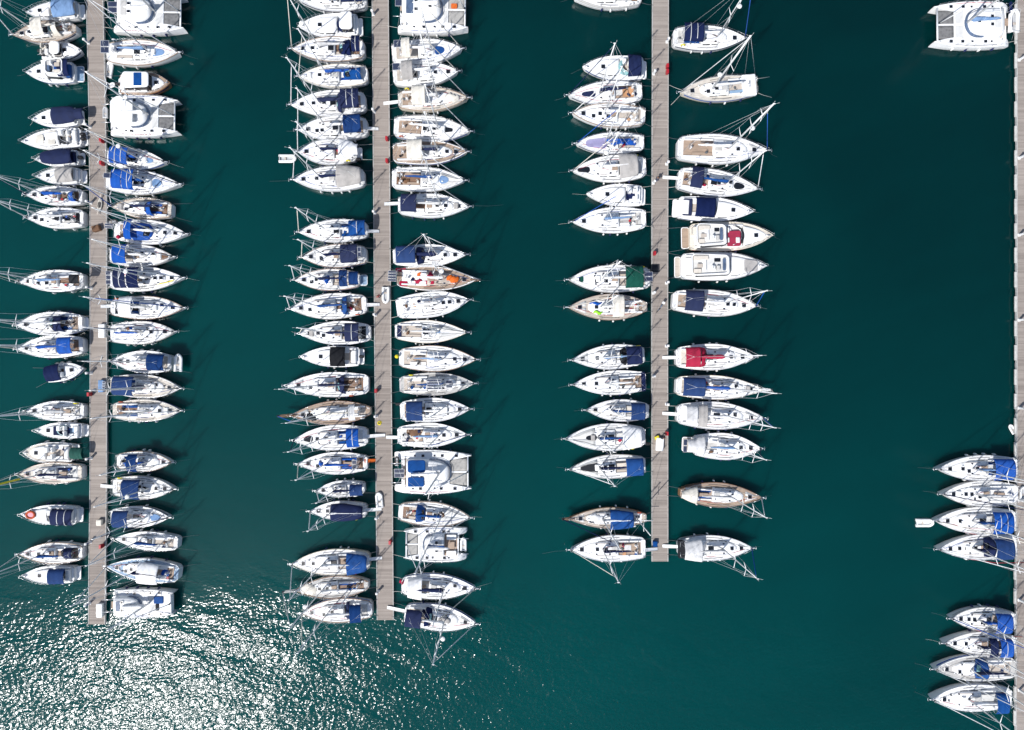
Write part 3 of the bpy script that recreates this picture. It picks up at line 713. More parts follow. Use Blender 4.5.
def screen(b, x0, x1, hw, h, mat, base=None, thick=.06):
    """raked wrap-round windscreen: foot at x1, top at x0"""
    g = []; m = 14
    for i in range(4):
        s = i / 3; row = []
        for j in range(m + 1):
            v = -1 + 2 * j / m; bow = (1 - abs(v) ** 2.6)
            back = (x1 - x0) * 1.5
            xx = x1 - (x1 - x0) * s - back * (1 - bow)
            row.append((xx, v * hw * (1 - .08 * s), (base if base is not None else b.dz(x1)) + h * s))
        g.append(row)
    q = MB(); q.sheet(g, .03); o = part('windscreen', q, mat, b.root)
    f = MB(); f.tube([(p[0], p[1], p[2] + .01) for p in g[-1]], .025, 5); part('screen_frame', f, 'steel', o)
    return o

def motorboat(root, L, B, rng, o, gap):
    b = Boat(root, L, B, rng, fb=o.get('fb', .85 + L * .02), wt=.86, tm=.34, pw=o.get('pw', 2.5), stern_round=.03, rise=.3)
    b.gap = gap; b.bgap = o.get('bgap')
    deck = {'w': 'deck_white', 'g': 'deck_grey', 't': 'teak', 'b': 'deck_beige', 'p': 'teak_pale', 'u': 'deck_blue'}[o.get('deck', 'w')]
    b.hull(o.get('hull', 'gelcoat'), deck, o.get('rail', rng.choice(['gelcoat', 'gelcoat', 'rubber_grey'])), o.get('stripe', rng.choice([None, 'navy', 'blue_mid'])))
    x_s = o.get('screen', L * .56); c1 = o.get('c1', L * .86)
    # raised foredeck
    b.cabin(x_s - .2, c1, B * .36, h=.36, mat=o.get('roof', 'gelcoat'), windows=True, front=.15, side=.32)
    b.hatch(x_s + (c1 - x_s) * .5, 0, b.roof_z(x_s + (c1 - x_s) * .5) - .02, .55, .55, parent=b.cab_o)
    b.cockpit(L * .05, x_s - .25, B * .33, o.get('sole', 'teak_pale'), o.get('bench', 'deck_white'), wheels=0)
    hm = MB(); hm.box((x_s - L * .10, -B * .17, b.dz(L * .4) + .05), (.5, .7, .85), .1); part('helm_console', hm, 'plastic_white', b.root)
    for sgn in (-1, 1):
        xx = x_s - L * .19; q = MB(); q.box((xx, sgn * B * .17, b.dz(xx) + .05), (.5, .6, .5), .1); q.box((xx - .25, sgn * B * .17, b.dz(xx) + .5), (.14, .58, .45), .06); part('seat', q, o.get('seat', 'plastic_white'), b.root)
    q = MB(); q.box((L * .09, 0, b.dz(L * .09) + .05), (L * .09, B * .60, .42), .1); part('aft_seat', q, o.get('seat', 'plastic_white'), b.root)
    if o.get('glass', 1): screen(b, x_s - .55, x_s + .25, B * .37, .62, o.get('glassmat', 'glass_dark'), b.sheer(x_s) + .15)
    for d in o.get('bim', []): b.bimini(d[1], d[2], d[0], z=d[3] if len(d) > 3 else 1.7, hw=B * .41, bows=4 if d[2] - d[1] > 1.8 else 3)
    for d in o.get('tent', []): b.tent(d[1], d[2], d[0], z=1.45, ridge=.3, seam=d[3] if len(d) > 3 else None)
    for d in o.get('mat', []): b.pad('sun_pad', d[1], d[2], -d[3] * B / 2, d[3] * B / 2, d[0], h=.1, r=.3, taper=.25)
    for d in o.get('pad', []): b.pad(d[0], d[2], d[3], d[4] * B / 2, d[5] * B / 2, d[1], h=d[6] if len(d) > 6 else .12, r=.12)
    for d in o.get('top', []):   # hard top / wheelhouse roof
        x0, x1 = d[1], d[2]; zz = b.sheer(L * .4) + (d[3] if len(d) > 3 else 1.35); hw = B * .37
        w = MB(); w.slab([(x, y * (1 - .12 * max(0, (x - x0) / (x1 - x0) - .5))) for x, y in rect(x0 + .1, x1 - .1, -hw + .08, hw - .08, .3, 4)], [(b.sheer(L * .4), -.06), (zz, .08)]); ho = part('wheelhouse', w, 'glass_dark', b.root)
        r = MB(); r.slab([(x, y * (1 - .14 * max(0, (x - x0) / (x1 - x0) - .4))) for x, y in rect(x0, x1, -hw, hw, .45, 6)], [(zz - .02, .06), (zz + .04, 0), (zz + .12, .03), (zz + .17, .14)], smooth=False); ro = part('roof', r, d[0], b.root)
        if len(d) > 4:
            q = MB(); q.slab(rect(x0 + (x1 - x0) * d[4], x0 + (x1 - x0) * d[5], -hw * .8, hw * .8, .08, 3), [(zz + .15, 0), (zz + .185, 0), (zz + .195, .01)]); part('roof_window', q, d[6], ro)
        q = MB()
        for k in range(2): q.tube([(x0 + .5 + k * .3, (-1) ** k * hw * .5, zz + .1), (x0 + .2 + k * .3, (-1) ** k * hw * .5, zz + 1.4)], .012, 4)
        part('aerial', q, 'plastic_white', ro)
    if o.get('arch'):
        x = o['arch']; q = MB(); zz = b.sheer(x) + 1.5
        g = [[(x + dx - .25 * (1 - abs(v)), v * B * .43, b.sheer(x) - .02 + (zz - b.sheer(x)) * min(1, (1 - abs(v)) * 5 + .0) ** .5) for dx in (-.2, .2)] for v in (-1, -.97, -.9, -.8, -.5, 0, .5, .8, .9, .97, 1)]
        q.sheet(g, .07, False); ao = part('radar_arch', q, 'gelcoat', b.root)
        q = MB(); q.ellipsoid((x - .2, 0, zz + .08), (.26, .26, .12)); part('radar_dome', q, 'plastic_white', ao)
    if o.get('fly'):
        x0, x1 = o['fly']; zz = b.sheer(L * .4) + 1.55; hw = B * .36
        w = MB(); w.slab([(x, y * (1 - .2 * max(0, (x - x0) / (x1 - x0) - .5))) for x, y in rect(x0 + .2, x1 + .5, -hw - .1, hw + .1, .5, 5)], [(b.sheer(L * .4), -.04), (zz - .35, .1), (zz - .1, .3)]); part('saloon', w, 'gelcoat', b.root)
        wf = MB(); wf.slab([(x, y * (1 - .2 * max(0, (x - x0) / (x1 - x0) - .5))) for x, y in rect(x0 + .3, x1 + .58, -hw - .1, hw + .1, .5, 5)], [(b.sheer(L * .4) + .45, -.04), (b.sheer(L * .4) + .95, .02)]); part('saloon_window', wf, 'glass_dark', b.root)
        f = MB(); ol = [(x, y * (1 - .25 * max(0, (x - x0) / (x1 - x0) - .4))) for x, y in rect(x0 - .3, x1, -hw, hw, .5, 6)]
        f.slab(ol, [(zz - .1, .12), (zz, 0), (zz + .06, 0)]); fo = part('flybridge', f, 'gelcoat', b.root)
        cm = MB(); n = len(ol)
        rg = []
        for (x, y) in ol:
            cx, cy = x0 + (x1 - x0) * .5, 0; dx, dy = cx - x, cy - y; l = math.hypot(dx, dy); ix, iy = x + dx / l * .12, y + dy / l * .12
            rg.append([(x, y, zz + .05), (x, y, zz + .42), (ix, iy, zz + .42), (ix, iy, zz + .05)])
        rg.append(rg[0]); cm.rings(rg, cap=False, closed=True, smooth=False); part('flybridge_coaming', cm, 'gelcoat', fo)
        q = MB(); q.box((x0 + (x1 - x0) * .30, 0, zz + .05), (.55, hw * 1.2, .35), .1); part('flybridge_seat', q, o.get('seat', 'plastic_white'), fo)
        q = MB(); q.box((x0 + (x1 - x0) * .7, -hw * .35, zz + .05), (.4, .6, .5), .1); part('helm_console', q, 'deck_grey', fo)
        fl = MB(); fl.slab([(x0 + (x - x0) * .94 + .05, y * .86) for x, y in ol], [(zz + .05, 0), (zz + .075, 0)]); part('flybridge_floor', fl, 'deck_nonskid', fo)
        for sgn in (-1, 1):
            q = MB(); y0, y1 = sorted((sgn * hw * .82, sgn * hw * .42)); q.slab(rect(x0 - .05, x0 + (x1 - x0) * (.42 if sgn > 0 else .22), y0, y1, .12, 3), [(zz + .06, 0), (zz + .36, 0), (zz + .42, .05)]); part('settee', q, 'deck_beige', fo)
        q = MB(); q.box((x0 + (x1 - x0) * .56, -hw * .35, zz + .06), (.45, .55, .5), .1); q.box((x0 + (x1 - x0) * .56 - .22, -hw * .35, zz + .5), (.12, .5, .4), .05); part('helm_seat', q, 'plastic_white', fo)
        q = MB(); q.box((x0 + (x1 - x0) * .17, -hw * .15, zz + .45), (.7, .5, .05), .02); q.box((x0 + (x1 - x0) * .17, -hw * .15, zz + .06), (.1, .1, .4), .02); part('table', q, 'teak_pale', fo)
        q = MB(); q.slab(rect(x0 + (x1 - x0) * .60, x0 + (x1 - x0) * .78, hw * .25, hw * .6, .05, 2), [(zz + .06, 0), (zz + .12, 0)]); part('stair_hatch', q, 'glass_dark', fo)
        q = MB(); q.slab(rect(x1 - .75, x1 - .3, -hw * .6, hw * .6, .2, 4), [(zz + .3, 0), (zz + .5, .1)]); part('flybridge_screen', q, 'glass_blue', fo)
    b.rails(x0=L * .5, aft=False); b.fenders(rng.choice([2, 3]))
    pl = o.get('plat', (.5,))
    b.platform(pl[0], .85, top=pl[1] if len(pl) > 1 else None)
    if o.get('ob'): b.outboard(0, o['ob'])
    b.lines(bow=rng.uniform(1.2, 2.4), dark=rng.random() < .6, stern=gap < 3.5)
    if o.get('gang'): b.gangway(rng.uniform(-.3, .3), o['gang'], ln=o.get('ganglen'))
    _mclutter(b, o)
    if o.get('mast'): b.mast(o['mast'], L * .8, r=.07, spreaders=1, furl=None, boom=None)
    ex(b, o)
    return b

def _mclutter(b, o):
    rng, L, B = b.rng, b.L, b.B
    for sgn in (-1, 1):
        for f in (.03, .5, .93):
            x = L * f; shared('cleat', 0, lambda m: (m.tube([(-.15, 0, .09), (.15, 0, .09)], .025, 5), m.box((0, 0, -.02), (.1, .06, .1), .01)), 'steel', b.root, (x, sgn * max(.1, b.w(x) - .16), b.dz(x, b.w(x)) - .01))
    q = MB(); q.tube([(L * .9, 0, b.dz(L * .9) + .12), (L * .96, 0, b.dz(L * .96) + .1)], .09, 7); part('windlass', q, 'steel', b.root)
    for k in range(rng.choice([1, 2, 3])):
        x = rng.uniform(L * .08, L * .4); y = rng.uniform(-1, 1) * B * .28
        n, mk, ms = rng.choice([('rope_heap', lambda m: (m.ellipsoid((0, 0, .06), (.22, .17, .09), 9, 5), m.tube([(.1, 0, .1), (.3, .2, .02), (.1, .3, .02)], .03, 4)), ['rope', 'rope_dark', 'rope_blue']), ('cushion', lambda m: m.box((0, 0, 0), (.42, .38, .1), .04), ['blue_mid', 'navy', 'grey', 'white']), ('bag', lambda m: m.ellipsoid((0, 0, .1), (.32, .18, .16), 9, 6), ['black', 'blue_mid', 'grey', 'navy'])])
        shared(n, 0, mk, rng.choice(ms), b.root, (x, y, b.sheer(x) + .26 if abs(y) > B * .16 else b.sheer(x) + .1), (0, 0, rng.uniform(0, 3)))

def catamaran(root, L, B, rng, o, gap):
    hb = B * .25
    b = Boat(root, L, B, rng, fb=1.35, wt=.95, tm=.3, pw=6, stern_round=0, rise=.1); b.gap = gap; b.bgap = o.get('bgap')
    h = Boat(root, L, hb, rng, fb=1.3, wt=.62, tm=.45, pw=2.1, stern_round=.03, rise=.25)
    off = B / 2 - hb / 2
    xs = h.stations(20)
    for sgn in (-1, 1):
        m = MB()
        def sec(x):
            w = max(h.w(x), .03); z = h.sheer(x) * (1 if x > L * .10 else .45 + .55 * x / (L * .10)); y = sgn * off
            return [(x, y - w, z), (x, y - w, z * .5), (x - .1, y - w * .8, 0), (x - .15, y - w * .5, -.35), (x - .15, y + w * .5, -.35), (x - .1, y + w * .8, 0), (x, y + w, z * .5), (x, y + w, z)]
        m.rings([sec(x) for x in xs], cap=False, closed=False); m.f.append(tuple(range(8))); m.sm.append(False)
        ho = part('hull', m, o.get('hull', 'gelcoat'), root)
        d = MB(); vs = []; fs = []
        for x in xs:
            s = sec(x); z = s[0][2] + .004; y = sgn * off; w = max(h.w(x), .03)
            vs += [(x, y - w, z), (x, y, z + .05), (x, y + w, z)]
        for i in range(len(xs) - 1):
            for j in range(2): fs.append((i * 3 + j, i * 3 + 3 + j, i * 3 + 4 + j, i * 3 + 1 + j))
        d.add(vs, fs, True); part('deck', d, 'deck_white', ho)
        for f, sz in ((.26, .3), (.36, .45), (.52, .3), (.63, .42), (.80, .45)): b.hatch(L * f + rng.uniform(-.2, .2), sgn * off, h.sheer(L * f) + .05, sz, sz * .9, parent=ho)
        q = MB(); q.tube([(L * (.2 + .6 * k / 6), sgn * (off + h.w(L * (.2 + .6 * k / 6)) - .2), h.sheer(L * .5) + .08) for k in range(7)], .025, 4); part('jib_sheet', q, rng.choice(['rope_blue', 'rope_dark', 'rope_red']), ho)
        for f in (.06, .5, .93): shared('cleat', 0, lambda m: (m.tube([(-.15, 0, .09), (.15, 0, .09)], .025, 5), m.box((0, 0, -.02), (.1, .06, .1), .01)), 'steel', ho, (L * f, sgn * (off + h.w(L * f) - .15), h.sheer(L * f)))
        st = MB()
        for k in range(3): st.box((L * .015 + k * L * .03, sgn * off, .45 + k * .22), (L * .03, hb * .5, .12), .02)
        part('stern_step', st, 'teak_pale' if rng.random() < .5 else 'deck_grey', ho)
        for k in range(4):
            x = L * (.22 + .17 * k); shared('fender', 0, lambda m: (m.ellipsoid((0, 0, 0), (.13, .13, .36), 9, 9), m.tube([(0, 0, .3), (0, 0, .62)], .012, 4)), rng.choice(['fender_white', 'fender_navy']), root, (x, sgn * (off + h.w(x) + .13), .75))
        gr = MB(); px = [L * (.15 + .8 * k / 7) for k in range(8)]; pt = lambda x, z: (x, sgn * (off + h.w(x) - .06), h.sheer(x) + z)
        for x in px: gr.tube([pt(x, 0), pt(x, .62)], .014, 4)
        for z in (.32, .61): gr.tube([pt(x, z) for x in px], .008, 4)
        part('guard_rail', gr, 'steel', root)
    xb0, xb1 = o.get('bridge', (L * .10, L * .72)); inner = off - .05
    q = MB(); q.slab(rect(xb0, xb1, -inner, inner, .15, 3), [(.7, .3), (.85, 0), (1.36, 0), (1.40, .04)]); part('bridge_deck', q, 'deck_white', root)
    q = MB(); q.tube([(L * .955, -off, 1.45), (L * .955, off, 1.45)], .11, 8); part('cross_beam', q, 'alloy', root)
    if o.get('solid'):
        q = MB(); q.slab(rect(xb1 - .1, L * .97, -inner - .1, inner + .1, .5, 5), [(.9, 0), (1.37, 0), (1.41, .05)]); part('fore_deck', q, 'deck_white', root)
    else:
        for sgn in (-1, 1):
            y0, y1 = sorted((sgn * .12, sgn * (off - hb * .28)))
            q = MB(); g = [[(xb1 + .06 + (L * .945 - xb1 - .06) * i / 6, y0 + (y1 - y0) * j / 5, 1.32 - .06 * math.sin(math.pi * i / 6) * math.sin(math.pi * j / 5)) for j in range(6)] for i in range(7)]
            q.sheet(g, .015); part('trampoline', q, o.get('net', 'net'), root)
        q = MB(); q.box(((xb1 + L * .955) / 2, 0, 1.28), (L * .955 - xb1, .2, .12), .03); part('centre_beam', q, 'gelcoat', root)
    # saloon
    s0, s1 = o.get('saloon', (L * .28, L * .62)); hw = B * .31
    st = []
    for k in range(9):
        s = k / 8; st.append((s0 + (s1 - s0) * s, 0, hw * (1 - .5 * max(0, (s - .45) / .55) ** 2.2), 1.38, .95 * (1 - .25 * s * s) * (1 if k < 8 else .35)))
    q = MB(); q.loft(st, CABIN); so = part('saloon', q, 'gelcoat', root)
    g = MB(); gr = []
    for k in range(17):
        a = -math.pi / 2 + math.pi * k / 16; cx = s0 + (s1 - s0) * .52; rx = (s1 - s0) * .50; ry = hw * 1.0
        x = cx + rx * math.cos(a) ** .7 if math.cos(a) > 1e-6 else cx; y = ry * math.sin(a) if abs(math.sin(a)) < 1 else ry * math.sin(a)
        gr.append([(x + .08, y * 1.02, 1.62), (x + .03, y * 1.0, 1.82), (x - .10, y * .96, 1.93)])
    g.rings(gr, cap=False, closed=False); part('saloon_window', g, o.get('window', 'glass_blue'), so)
    z = 2.36
    b.cab = (s0, s1, [(x, y, w, zz, hh) for x, y, w, zz, hh in st])
    for x, y in ((s0 + (s1 - s0) * .35, .5), (s0 + (s1 - s0) * .35, -.5), (s0 + (s1 - s0) * .7, 0)): b.hatch(x, y, z - .06 * (x > s0 + (s1 - s0) * .5) * 2.2, .42, .42, parent=so)
    for sgn in (-1, 1):
        y0, y1 = sorted((sgn * .15, sgn * (inner - .25))); xa = max(s1 + .15, xb1 - 1.6)
        if xb1 - xa > .5:
            q = MB(); q.slab(rect(xa, xb1 - .12, y0, y1, .15, 3), [(1.38, 0), (1.412, 0)]); part('nonskid_panel', q, 'deck_nonskid', root)
        q = MB(); q.tube([(s0 + .2, sgn * (hw * .7), z - .05), (s1 - 1., sgn * (hw * .55), z - .12)], .025, 4); part('grab_rail', q, 'steel', so)
        shared('winch', 0, lambda m: (m.tube([(0, 0, 0), (0, 0, .1)], .10, 8, .08), m.tube([(0, 0, .1), (0, 0, .2)], .065, 8, .075)), 'steel', root, (s0 - .3, sgn * (hw + .2), 1.39))
    o2 = MB(); o2.slab(rect(s0 + (s1 - s0) * .1, s0 + (s1 - s0) * .28, -hw * .55, hw * .55, .1, 3), [(z - .1, 0), (z + .02, 0), (z + .035, .02)]); part('roof_panel', o2, rng.choice(['deck_grey', 'blue_pale', 'glass_blue', 'deck_nonskid']), so)
    # cockpit and hard top
    q = MB(); q.slab(rect(xb0 + .2, s0 - .02, -hw, hw, .1, 2), [(1.37, 0), (1.43, 0)]); part('cockpit_sole', q, o.get('sole', 'teak_pale'), root)
    for sgn in (-1, 1):
        q = MB(); y0, y1 = sorted((sgn * (hw - .05), sgn * hw * .5)); q.slab(rect(xb0 + .3, s0 - .3, y0, y1, .1, 3), [(1.4, 0), (1.75, 0), (1.78, .03)]); part('bench', q, o.get('bench', 'deck_white'), root)
    q = MB(); q.box(((xb0 + s0) / 2, 0, 1.75), (.8, .9, .06), .02); q.box(((xb0 + s0) / 2, 0, 1.42), (.2, .2, .35)); part('cockpit_table', q, 'teak', root)
    for d in o.get('top', []):
        q = MB(); q.slab(rect(d[1], d[2], d[3] * B / 2, d[4] * B / 2, .3, 5), [(2.72, .04), (2.77, 0), (2.86, .02), (2.9, .14)]); to = part('hard_top' if d[0] in ('gelcoat', 'white') else 'bimini', q, d[0], root)
        q = MB()
        for x in (d[1] + .3, d[2] - .3):
            for y in (d[3] * B / 2 + .15, d[4] * B / 2 - .15): q.tube([(x, y, 1.4), (x, y, 2.74)], .03, 6)
        part('top_post', q, 'steel', to)
    for d in o.get('solar', []): b.solar(d[0], d[1], d[2] * B / 2, d[3] * B / 2, d[4], d[5])
    for d in o.get('pad', []):
        q = MB(); q.slab(rect(d[2], d[3], d[4] * B / 2, d[5] * B / 2, .12, 3), [(d[6] - .05, 0), (d[6] + .1, 0), (d[6] + .13, .03)]); part(d[0], q, d[1], root)
    dv = MB()
    for sgn in (-1, 1): dv.tube([(xb0 + .3, sgn * hw * .7, 1.4), (xb0 - .2, sgn * hw * .7, 2.1), (xb0 - 1.3, sgn * hw * .7, 2.1)], .05, 6)
    part('davit', dv, 'steel', root)
    mx = o.get('mx', L * .60)
    if o.get('mast', 1):
        b.mast(mx, o.get('mh', L * 1.45), r=.12, spreaders=2, radar=.45 if rng.random() < .5 else False, boom=1, cover=o.get('cover', 'white'), boom_len=L * .36, furl='white', bx=L * .955, thick=.28)
    q = MB(); 
    for sgn in (-1, 1):
        q = MB(); q.tube([(.4, sgn * off, .9), (-gap - .2, sgn * off * .8, .6)] if b.bgap is None else [(L * .97, sgn * off, 1.4), (L + b.bgap + .2, sgn * off * .9, .6)], .022, 4); part('mooring_line', q, 'rope', root)
    if o.get('gang'): b.gangway(.4, o['gang'])
    return b

BUILD = {'sailboat': sailboat, 'motorboat': motorboat, 'catamaran': catamaran}
MM = {'sailboat': 'sailboat', 'motorboat': 'motorboat', 'catamaran': 'catamaran'}

def dinghy(label, x, y, z, L, rz, kind='white', tilt=0, group=None, fl='rubber_grey'):
    """small tender: inflatable tubes, floor, thwart"""
    r = thing('dinghy', label, 'dinghy', (x, y, z), rz, group); B = L * .5
    tr = B * .17
    q = MB(); pts = [(-L / 2, -B / 2 + tr, tr), (L * .1, -B / 2 + tr, tr), (L * .32, -B * .30, tr * 1.2), (L * .47, 0, tr * 1.5), (L * .32, B * .30, tr * 1.2), (L * .1, B / 2 - tr, tr), (-L / 2, B / 2 - tr, tr)]
    # smooth the bow
    sm = []
    for i in range(len(pts) - 1):
        for k in range(3):
            t = k / 3; p0 = pts[max(i - 1, 0)]; p1 = pts[i]; p2 = pts[i + 1]; p3 = pts[min(i + 2, len(pts) - 1)]
            sm.append(tuple(.5 * (2 * p1[c] + (p2[c] - p0[c]) * t + (2 * p0[c] - 5 * p1[c] + 4 * p2[c] - p3[c]) * t * t + (3 * p1[c] - p0[c] - 3 * p2[c] + p3[c]) * t ** 3) for c in range(3)))
    sm.append(pts[-1]); q.tube(sm, tr, 8); part('inflatable_tube', q, kind, r)
    q = MB(); q.slab([(-L * .44, -B * .36), (L * .12, -B * .36), (L * .34, -B * .16), (L * .40, 0), (L * .34, B * .16), (L * .12, B * .36), (-L * .44, B * .36)], [(.05, 0), (.12, 0)]); part('floor', q, fl, r)
    q = MB(); q.box((-L * .12, 0, tr * 1.2), (L * .1, B * .8, .05), .02); part('thwart', q, 'teak_pale', r)
    q = MB(); q.box((-L * .45, 0, .06), (.06, B * .7, tr * 2), .02); part('transom', q, 'plastic_white', r)
    return r

# ------------------------------------------------------------------ piers
def pier(label, pts, width, blocks=0, z=.55, group='floating plank piers of the marina'):
    """pts: centre line from the shore end to the free end"""
    r = thing('pier', label, 'pier', (0, 0, 0), 0, group)
    def strip(o0, o1, z0, z1):
        q = MB(); rg = []
        for i, p in enumerate(pts):
            a = pts[max(i - 1, 0)]; c = pts[min(i + 1, len(pts) - 1)]; d = (Vector(c) - Vector(a)).normalized(); n = Vector((-d.y, d.x))
            P = Vector(p); a0, a1 = P + n * o0, P + n * o1
            rg.append([(a0.x, a0.y, z0), (a1.x, a1.y, z0), (a1.x, a1.y, z1), (a0.x, a0.y, z1)])
        return q.rings(rg, True, False)
    w = width / 2
    part('plank_deck', strip(-w + .10, w - .10, z - .12, z), 'pier_planks', r)
    part('edge_beam', strip(-w, -w + .097, z - .25, z + .035), 'concrete', r); part('edge_beam', strip(w - .097, w, z - .25, z + .035), 'concrete', r)
    for i in range(1, len(pts)):
        a, c = Vector(pts[i - 1]), Vector(pts[i]); d = (c - a); l = d.length; d.normalize(); nseg = max(1, int(l / 6))
        ang = math.atan2(d.y, d.x)
        for k in range(nseg):
            p = a + d * (l * (k + .5) / nseg); 
            shared('float', round(width, 2), lambda m: m.box((0, 0, -.4), (3.6, width - .3, .68), .08), 'concrete', r, (p.x, p.y, 0), (0, 0, ang))
    if blocks:
        y = 52.
        while y > -60:
            a = next((i for i in range(len(pts) - 1) if pts[i][1] >= y >= pts[i + 1][1]), 0); p0, p1 = pts[a], pts[a + 1]
            x = p0[0] + (p1[0] - p0[0]) * (y - p0[1]) / (p1[1] - p0[1])
            shared('fender_block', 0, lambda m: m.box((0, 0, .32), (.17, 2.0, .25), .04), 'fender_pale', r, (x - w - .09, y, .02)); y -= 3.15
    return r
def service_post(label, x, y, z, rz, group):
    r = thing('service_pedestal', label, 'pedestal', (x, y, z), rz, group)
    shared('base', 0, lambda m: m.box((0, 0, .0), (.36, .36, .08), .03), 'plastic_white', r, (0, 0, 0))
    shared('post', 0, lambda m: m.slab(rect(-.13, .13, -.13, .13, .05, 3), [(.07, 0), (1.05, .02)]), 'plastic_white', r, (0, 0, 0))
    shared('cap', 0, lambda m: m.slab(rect(-.15, .15, -.15, .15, .06, 3), [(1.05, 0), (1.12, 0), (1.20, .08)]), 'plastic_white', r, (0, 0, 0))
    shared('socket_panel', 0, lambda m: m.box((.125, 0, .60), (.03, .16, .3), .008), 'blue_mid', r, (0, 0, 0))
    return r
def fire_box(label, x, y, z, rz, group):
    r = thing('fire_hose_box', label, 'fire box', (x, y, z), rz, group)
    shared('cabinet', 0, lambda m: m.box((0, 0, .15), (.30, .5, .75), .04), 'plastic_red', r, (0, 0, 0))
    shared('leg', 0, lambda m: m.box((0, -.18, 0), (.22, .06, .16), .01), 'steel', r, (0, 0, 0)); shared('leg', 1, lambda m: m.box((0, .18, 0), (.22, .06, .16), .01), 'steel', r, (0, 0, 0))
    shared('door', 0, lambda m: m.box((.155, 0, .2), (.02, .42, .6), .006), 'plastic_red', r, (0, 0, 0))
    return r
def dock_box(label, x, y, z, rz, mat='plastic_white', d=(1.1, .6, .5)):
    r = thing('dock_box', label, 'storage box', (x, y, z), rz)
    q = MB(); q.box((0, 0, 0), (d[0], d[1], d[2]), .03); part('body', q, mat, r)
    q = MB(); q.slab(rect(-d[0] / 2 - .03, d[0] / 2 + .03, -d[1] / 2 - .03, d[1] / 2 + .03, .08, 3), [(d[2] + .003, 0), (d[2] + .06, 0), (d[2] + .11, .08)]); part('lid', q, mat, r)
    q = MB(); q.box((0, d[1] / 2 + .045, d[2] - .06), (.16, .025, .1), .006); part('latch', q, 'steel', r)
    return r
def person(label, x, y, z, rz, shirt, trousers, hair=(.02), pose='stand'):
    r = thing('person', label, 'person', (x, y, z), rz)
    m = bpy.data.meshes.new('body'); V = [(0, 0, .95), (0, 0, 1.15), (0, 0, 1.38), (0, 0, 1.50), (.02, 0, 1.60), (.03, 0, 1.70), (.02, 0, 1.76),
         (0, .10, .92), (.05, .11, .50), (-.02, .11, .09), (.12, .12, .03), (0, -.10, .92), (.10, -.11, .52), (.02, -.11, .09), (.17, -.12, .03),
         (0, .19, 1.40), (.02, .25, 1.12), (.16, .24, .92), (.22, .23, .85), (0, -.19, 1.40), (-.02, -.25, 1.12), (.10, -.26, .90), (.15, -.26, .83)]
    E = [(0, 1), (1, 2), (2, 3), (3, 4), (4, 5), (5, 6), (0, 7), (7, 8), (8, 9), (9, 10), (0, 11), (11, 12), (12, 13), (13, 14), (2, 15), (15, 16), (16, 17), (17, 18), (2, 19), (19, 20), (20, 21), (21, 22)]
    rad = [.15, .14, .16, .065, .085, .10, .06, .095, .065, .05, .04, .095, .065, .05, .04, .07, .045, .035, .04, .07, .045, .035, .04]
    m.from_pydata(V, E, []); ob = link('body', m, r)
    sk = ob.modifiers.new('skin', 'SKIN'); 
    for i, k in enumerate(rad): m.skin_vertices[0].data[i].radius = (k, k)
    m.skin_vertices[0].data[0].use_root = True
    ob.modifiers.new('sub', 'SUBSURF').levels = 1; ob.modifiers['sub'].render_levels = 1
    mt, N, L, p = new_mat('person_clothes'); tc = N.new('ShaderNodeTexCoord'); sp = N.new('ShaderNodeSeparateXYZ'); L.new(tc.outputs['Object'], sp.inputs[0])
    mr = N.new('ShaderNodeMapRange'); mr.inputs[1].default_value = 0; mr.inputs[2].default_value = 2; L.new(sp.outputs[2], mr.inputs[0])
    c = N.new('ShaderNodeValToRGB'); c.color_ramp.interpolation = 'CONSTANT'; e = c.color_ramp.elements
    for pos, col in ((0, (.03, .03, .03)), (.04, trousers), (.50, shirt), (.745, (.5, .3, .22)), ):
        k = e[0] if pos == 0 else e.new(pos); k.color = (*col, 1)
    e.remove(e[-1]) if e[-1].position >= .999 else None
    L.new(mr.outputs[0], c.inputs[0]); L.new(c.outputs[0], p.inputs['Base Color']); p.inputs['Roughness'].default_value = .8
    m.materials.append(mt)
    q = MB(); q.ellipsoid((.01, 0, 1.72), (.112, .10, .10), 12, 7, -.1); part('hair', q, 'brown', r)
    return r
def bicycle(label, x, y, z, rz):
    r = thing('bicycle', label, 'bicycle', (x, y, z), rz)
    for xx in (-.52, .52):
        w = shared('wheel', 0, lambda m: (m.tube([(.33 * math.cos(a), 0, .34 + .33 * math.sin(a)) for a in [2 * math.pi * k / 20 for k in range(20)]], .022, 5, close=True), [m.tube([(0, 0, .34), (.32 * math.cos(a), 0, .34 + .32 * math.sin(a))], .006, 4) for a in [2 * math.pi * k / 8 for k in range(8)]]), 'rubber', r, (xx, 0, 0))
    q = MB()
    for a, c in (((-.52, .34), (-.12, .3)), ((-.12, .3), (-.25, .85)), ((-.52, .34), (-.22, .78)), ((-.22, .78), (.38, .82)), ((-.12, .3), (.40, .72)), ((.52, .34), (.36, .95))): q.tube([(a[0], 0, a[1]), (c[0], 0, c[1])], .02, 6)
    part('frame', q, 'blue_pale', r)
    q = MB(); q.tube([(.28, -.3, 1.0), (.36, -.12, .97), (.36, .12, .97), (.28, .3, 1.0)], .016, 5); part('handlebar', q, 'spar_dark', r)
    q = MB(); q.box((-.27, 0, .85), (.26, .15, .06), .025); part('saddle', q, 'rubber', r)
    q = MB(); q.box((.62, 0, .72), (.28, .34, .24), .02); part('basket', q, 'plastic_white', r)
    return r
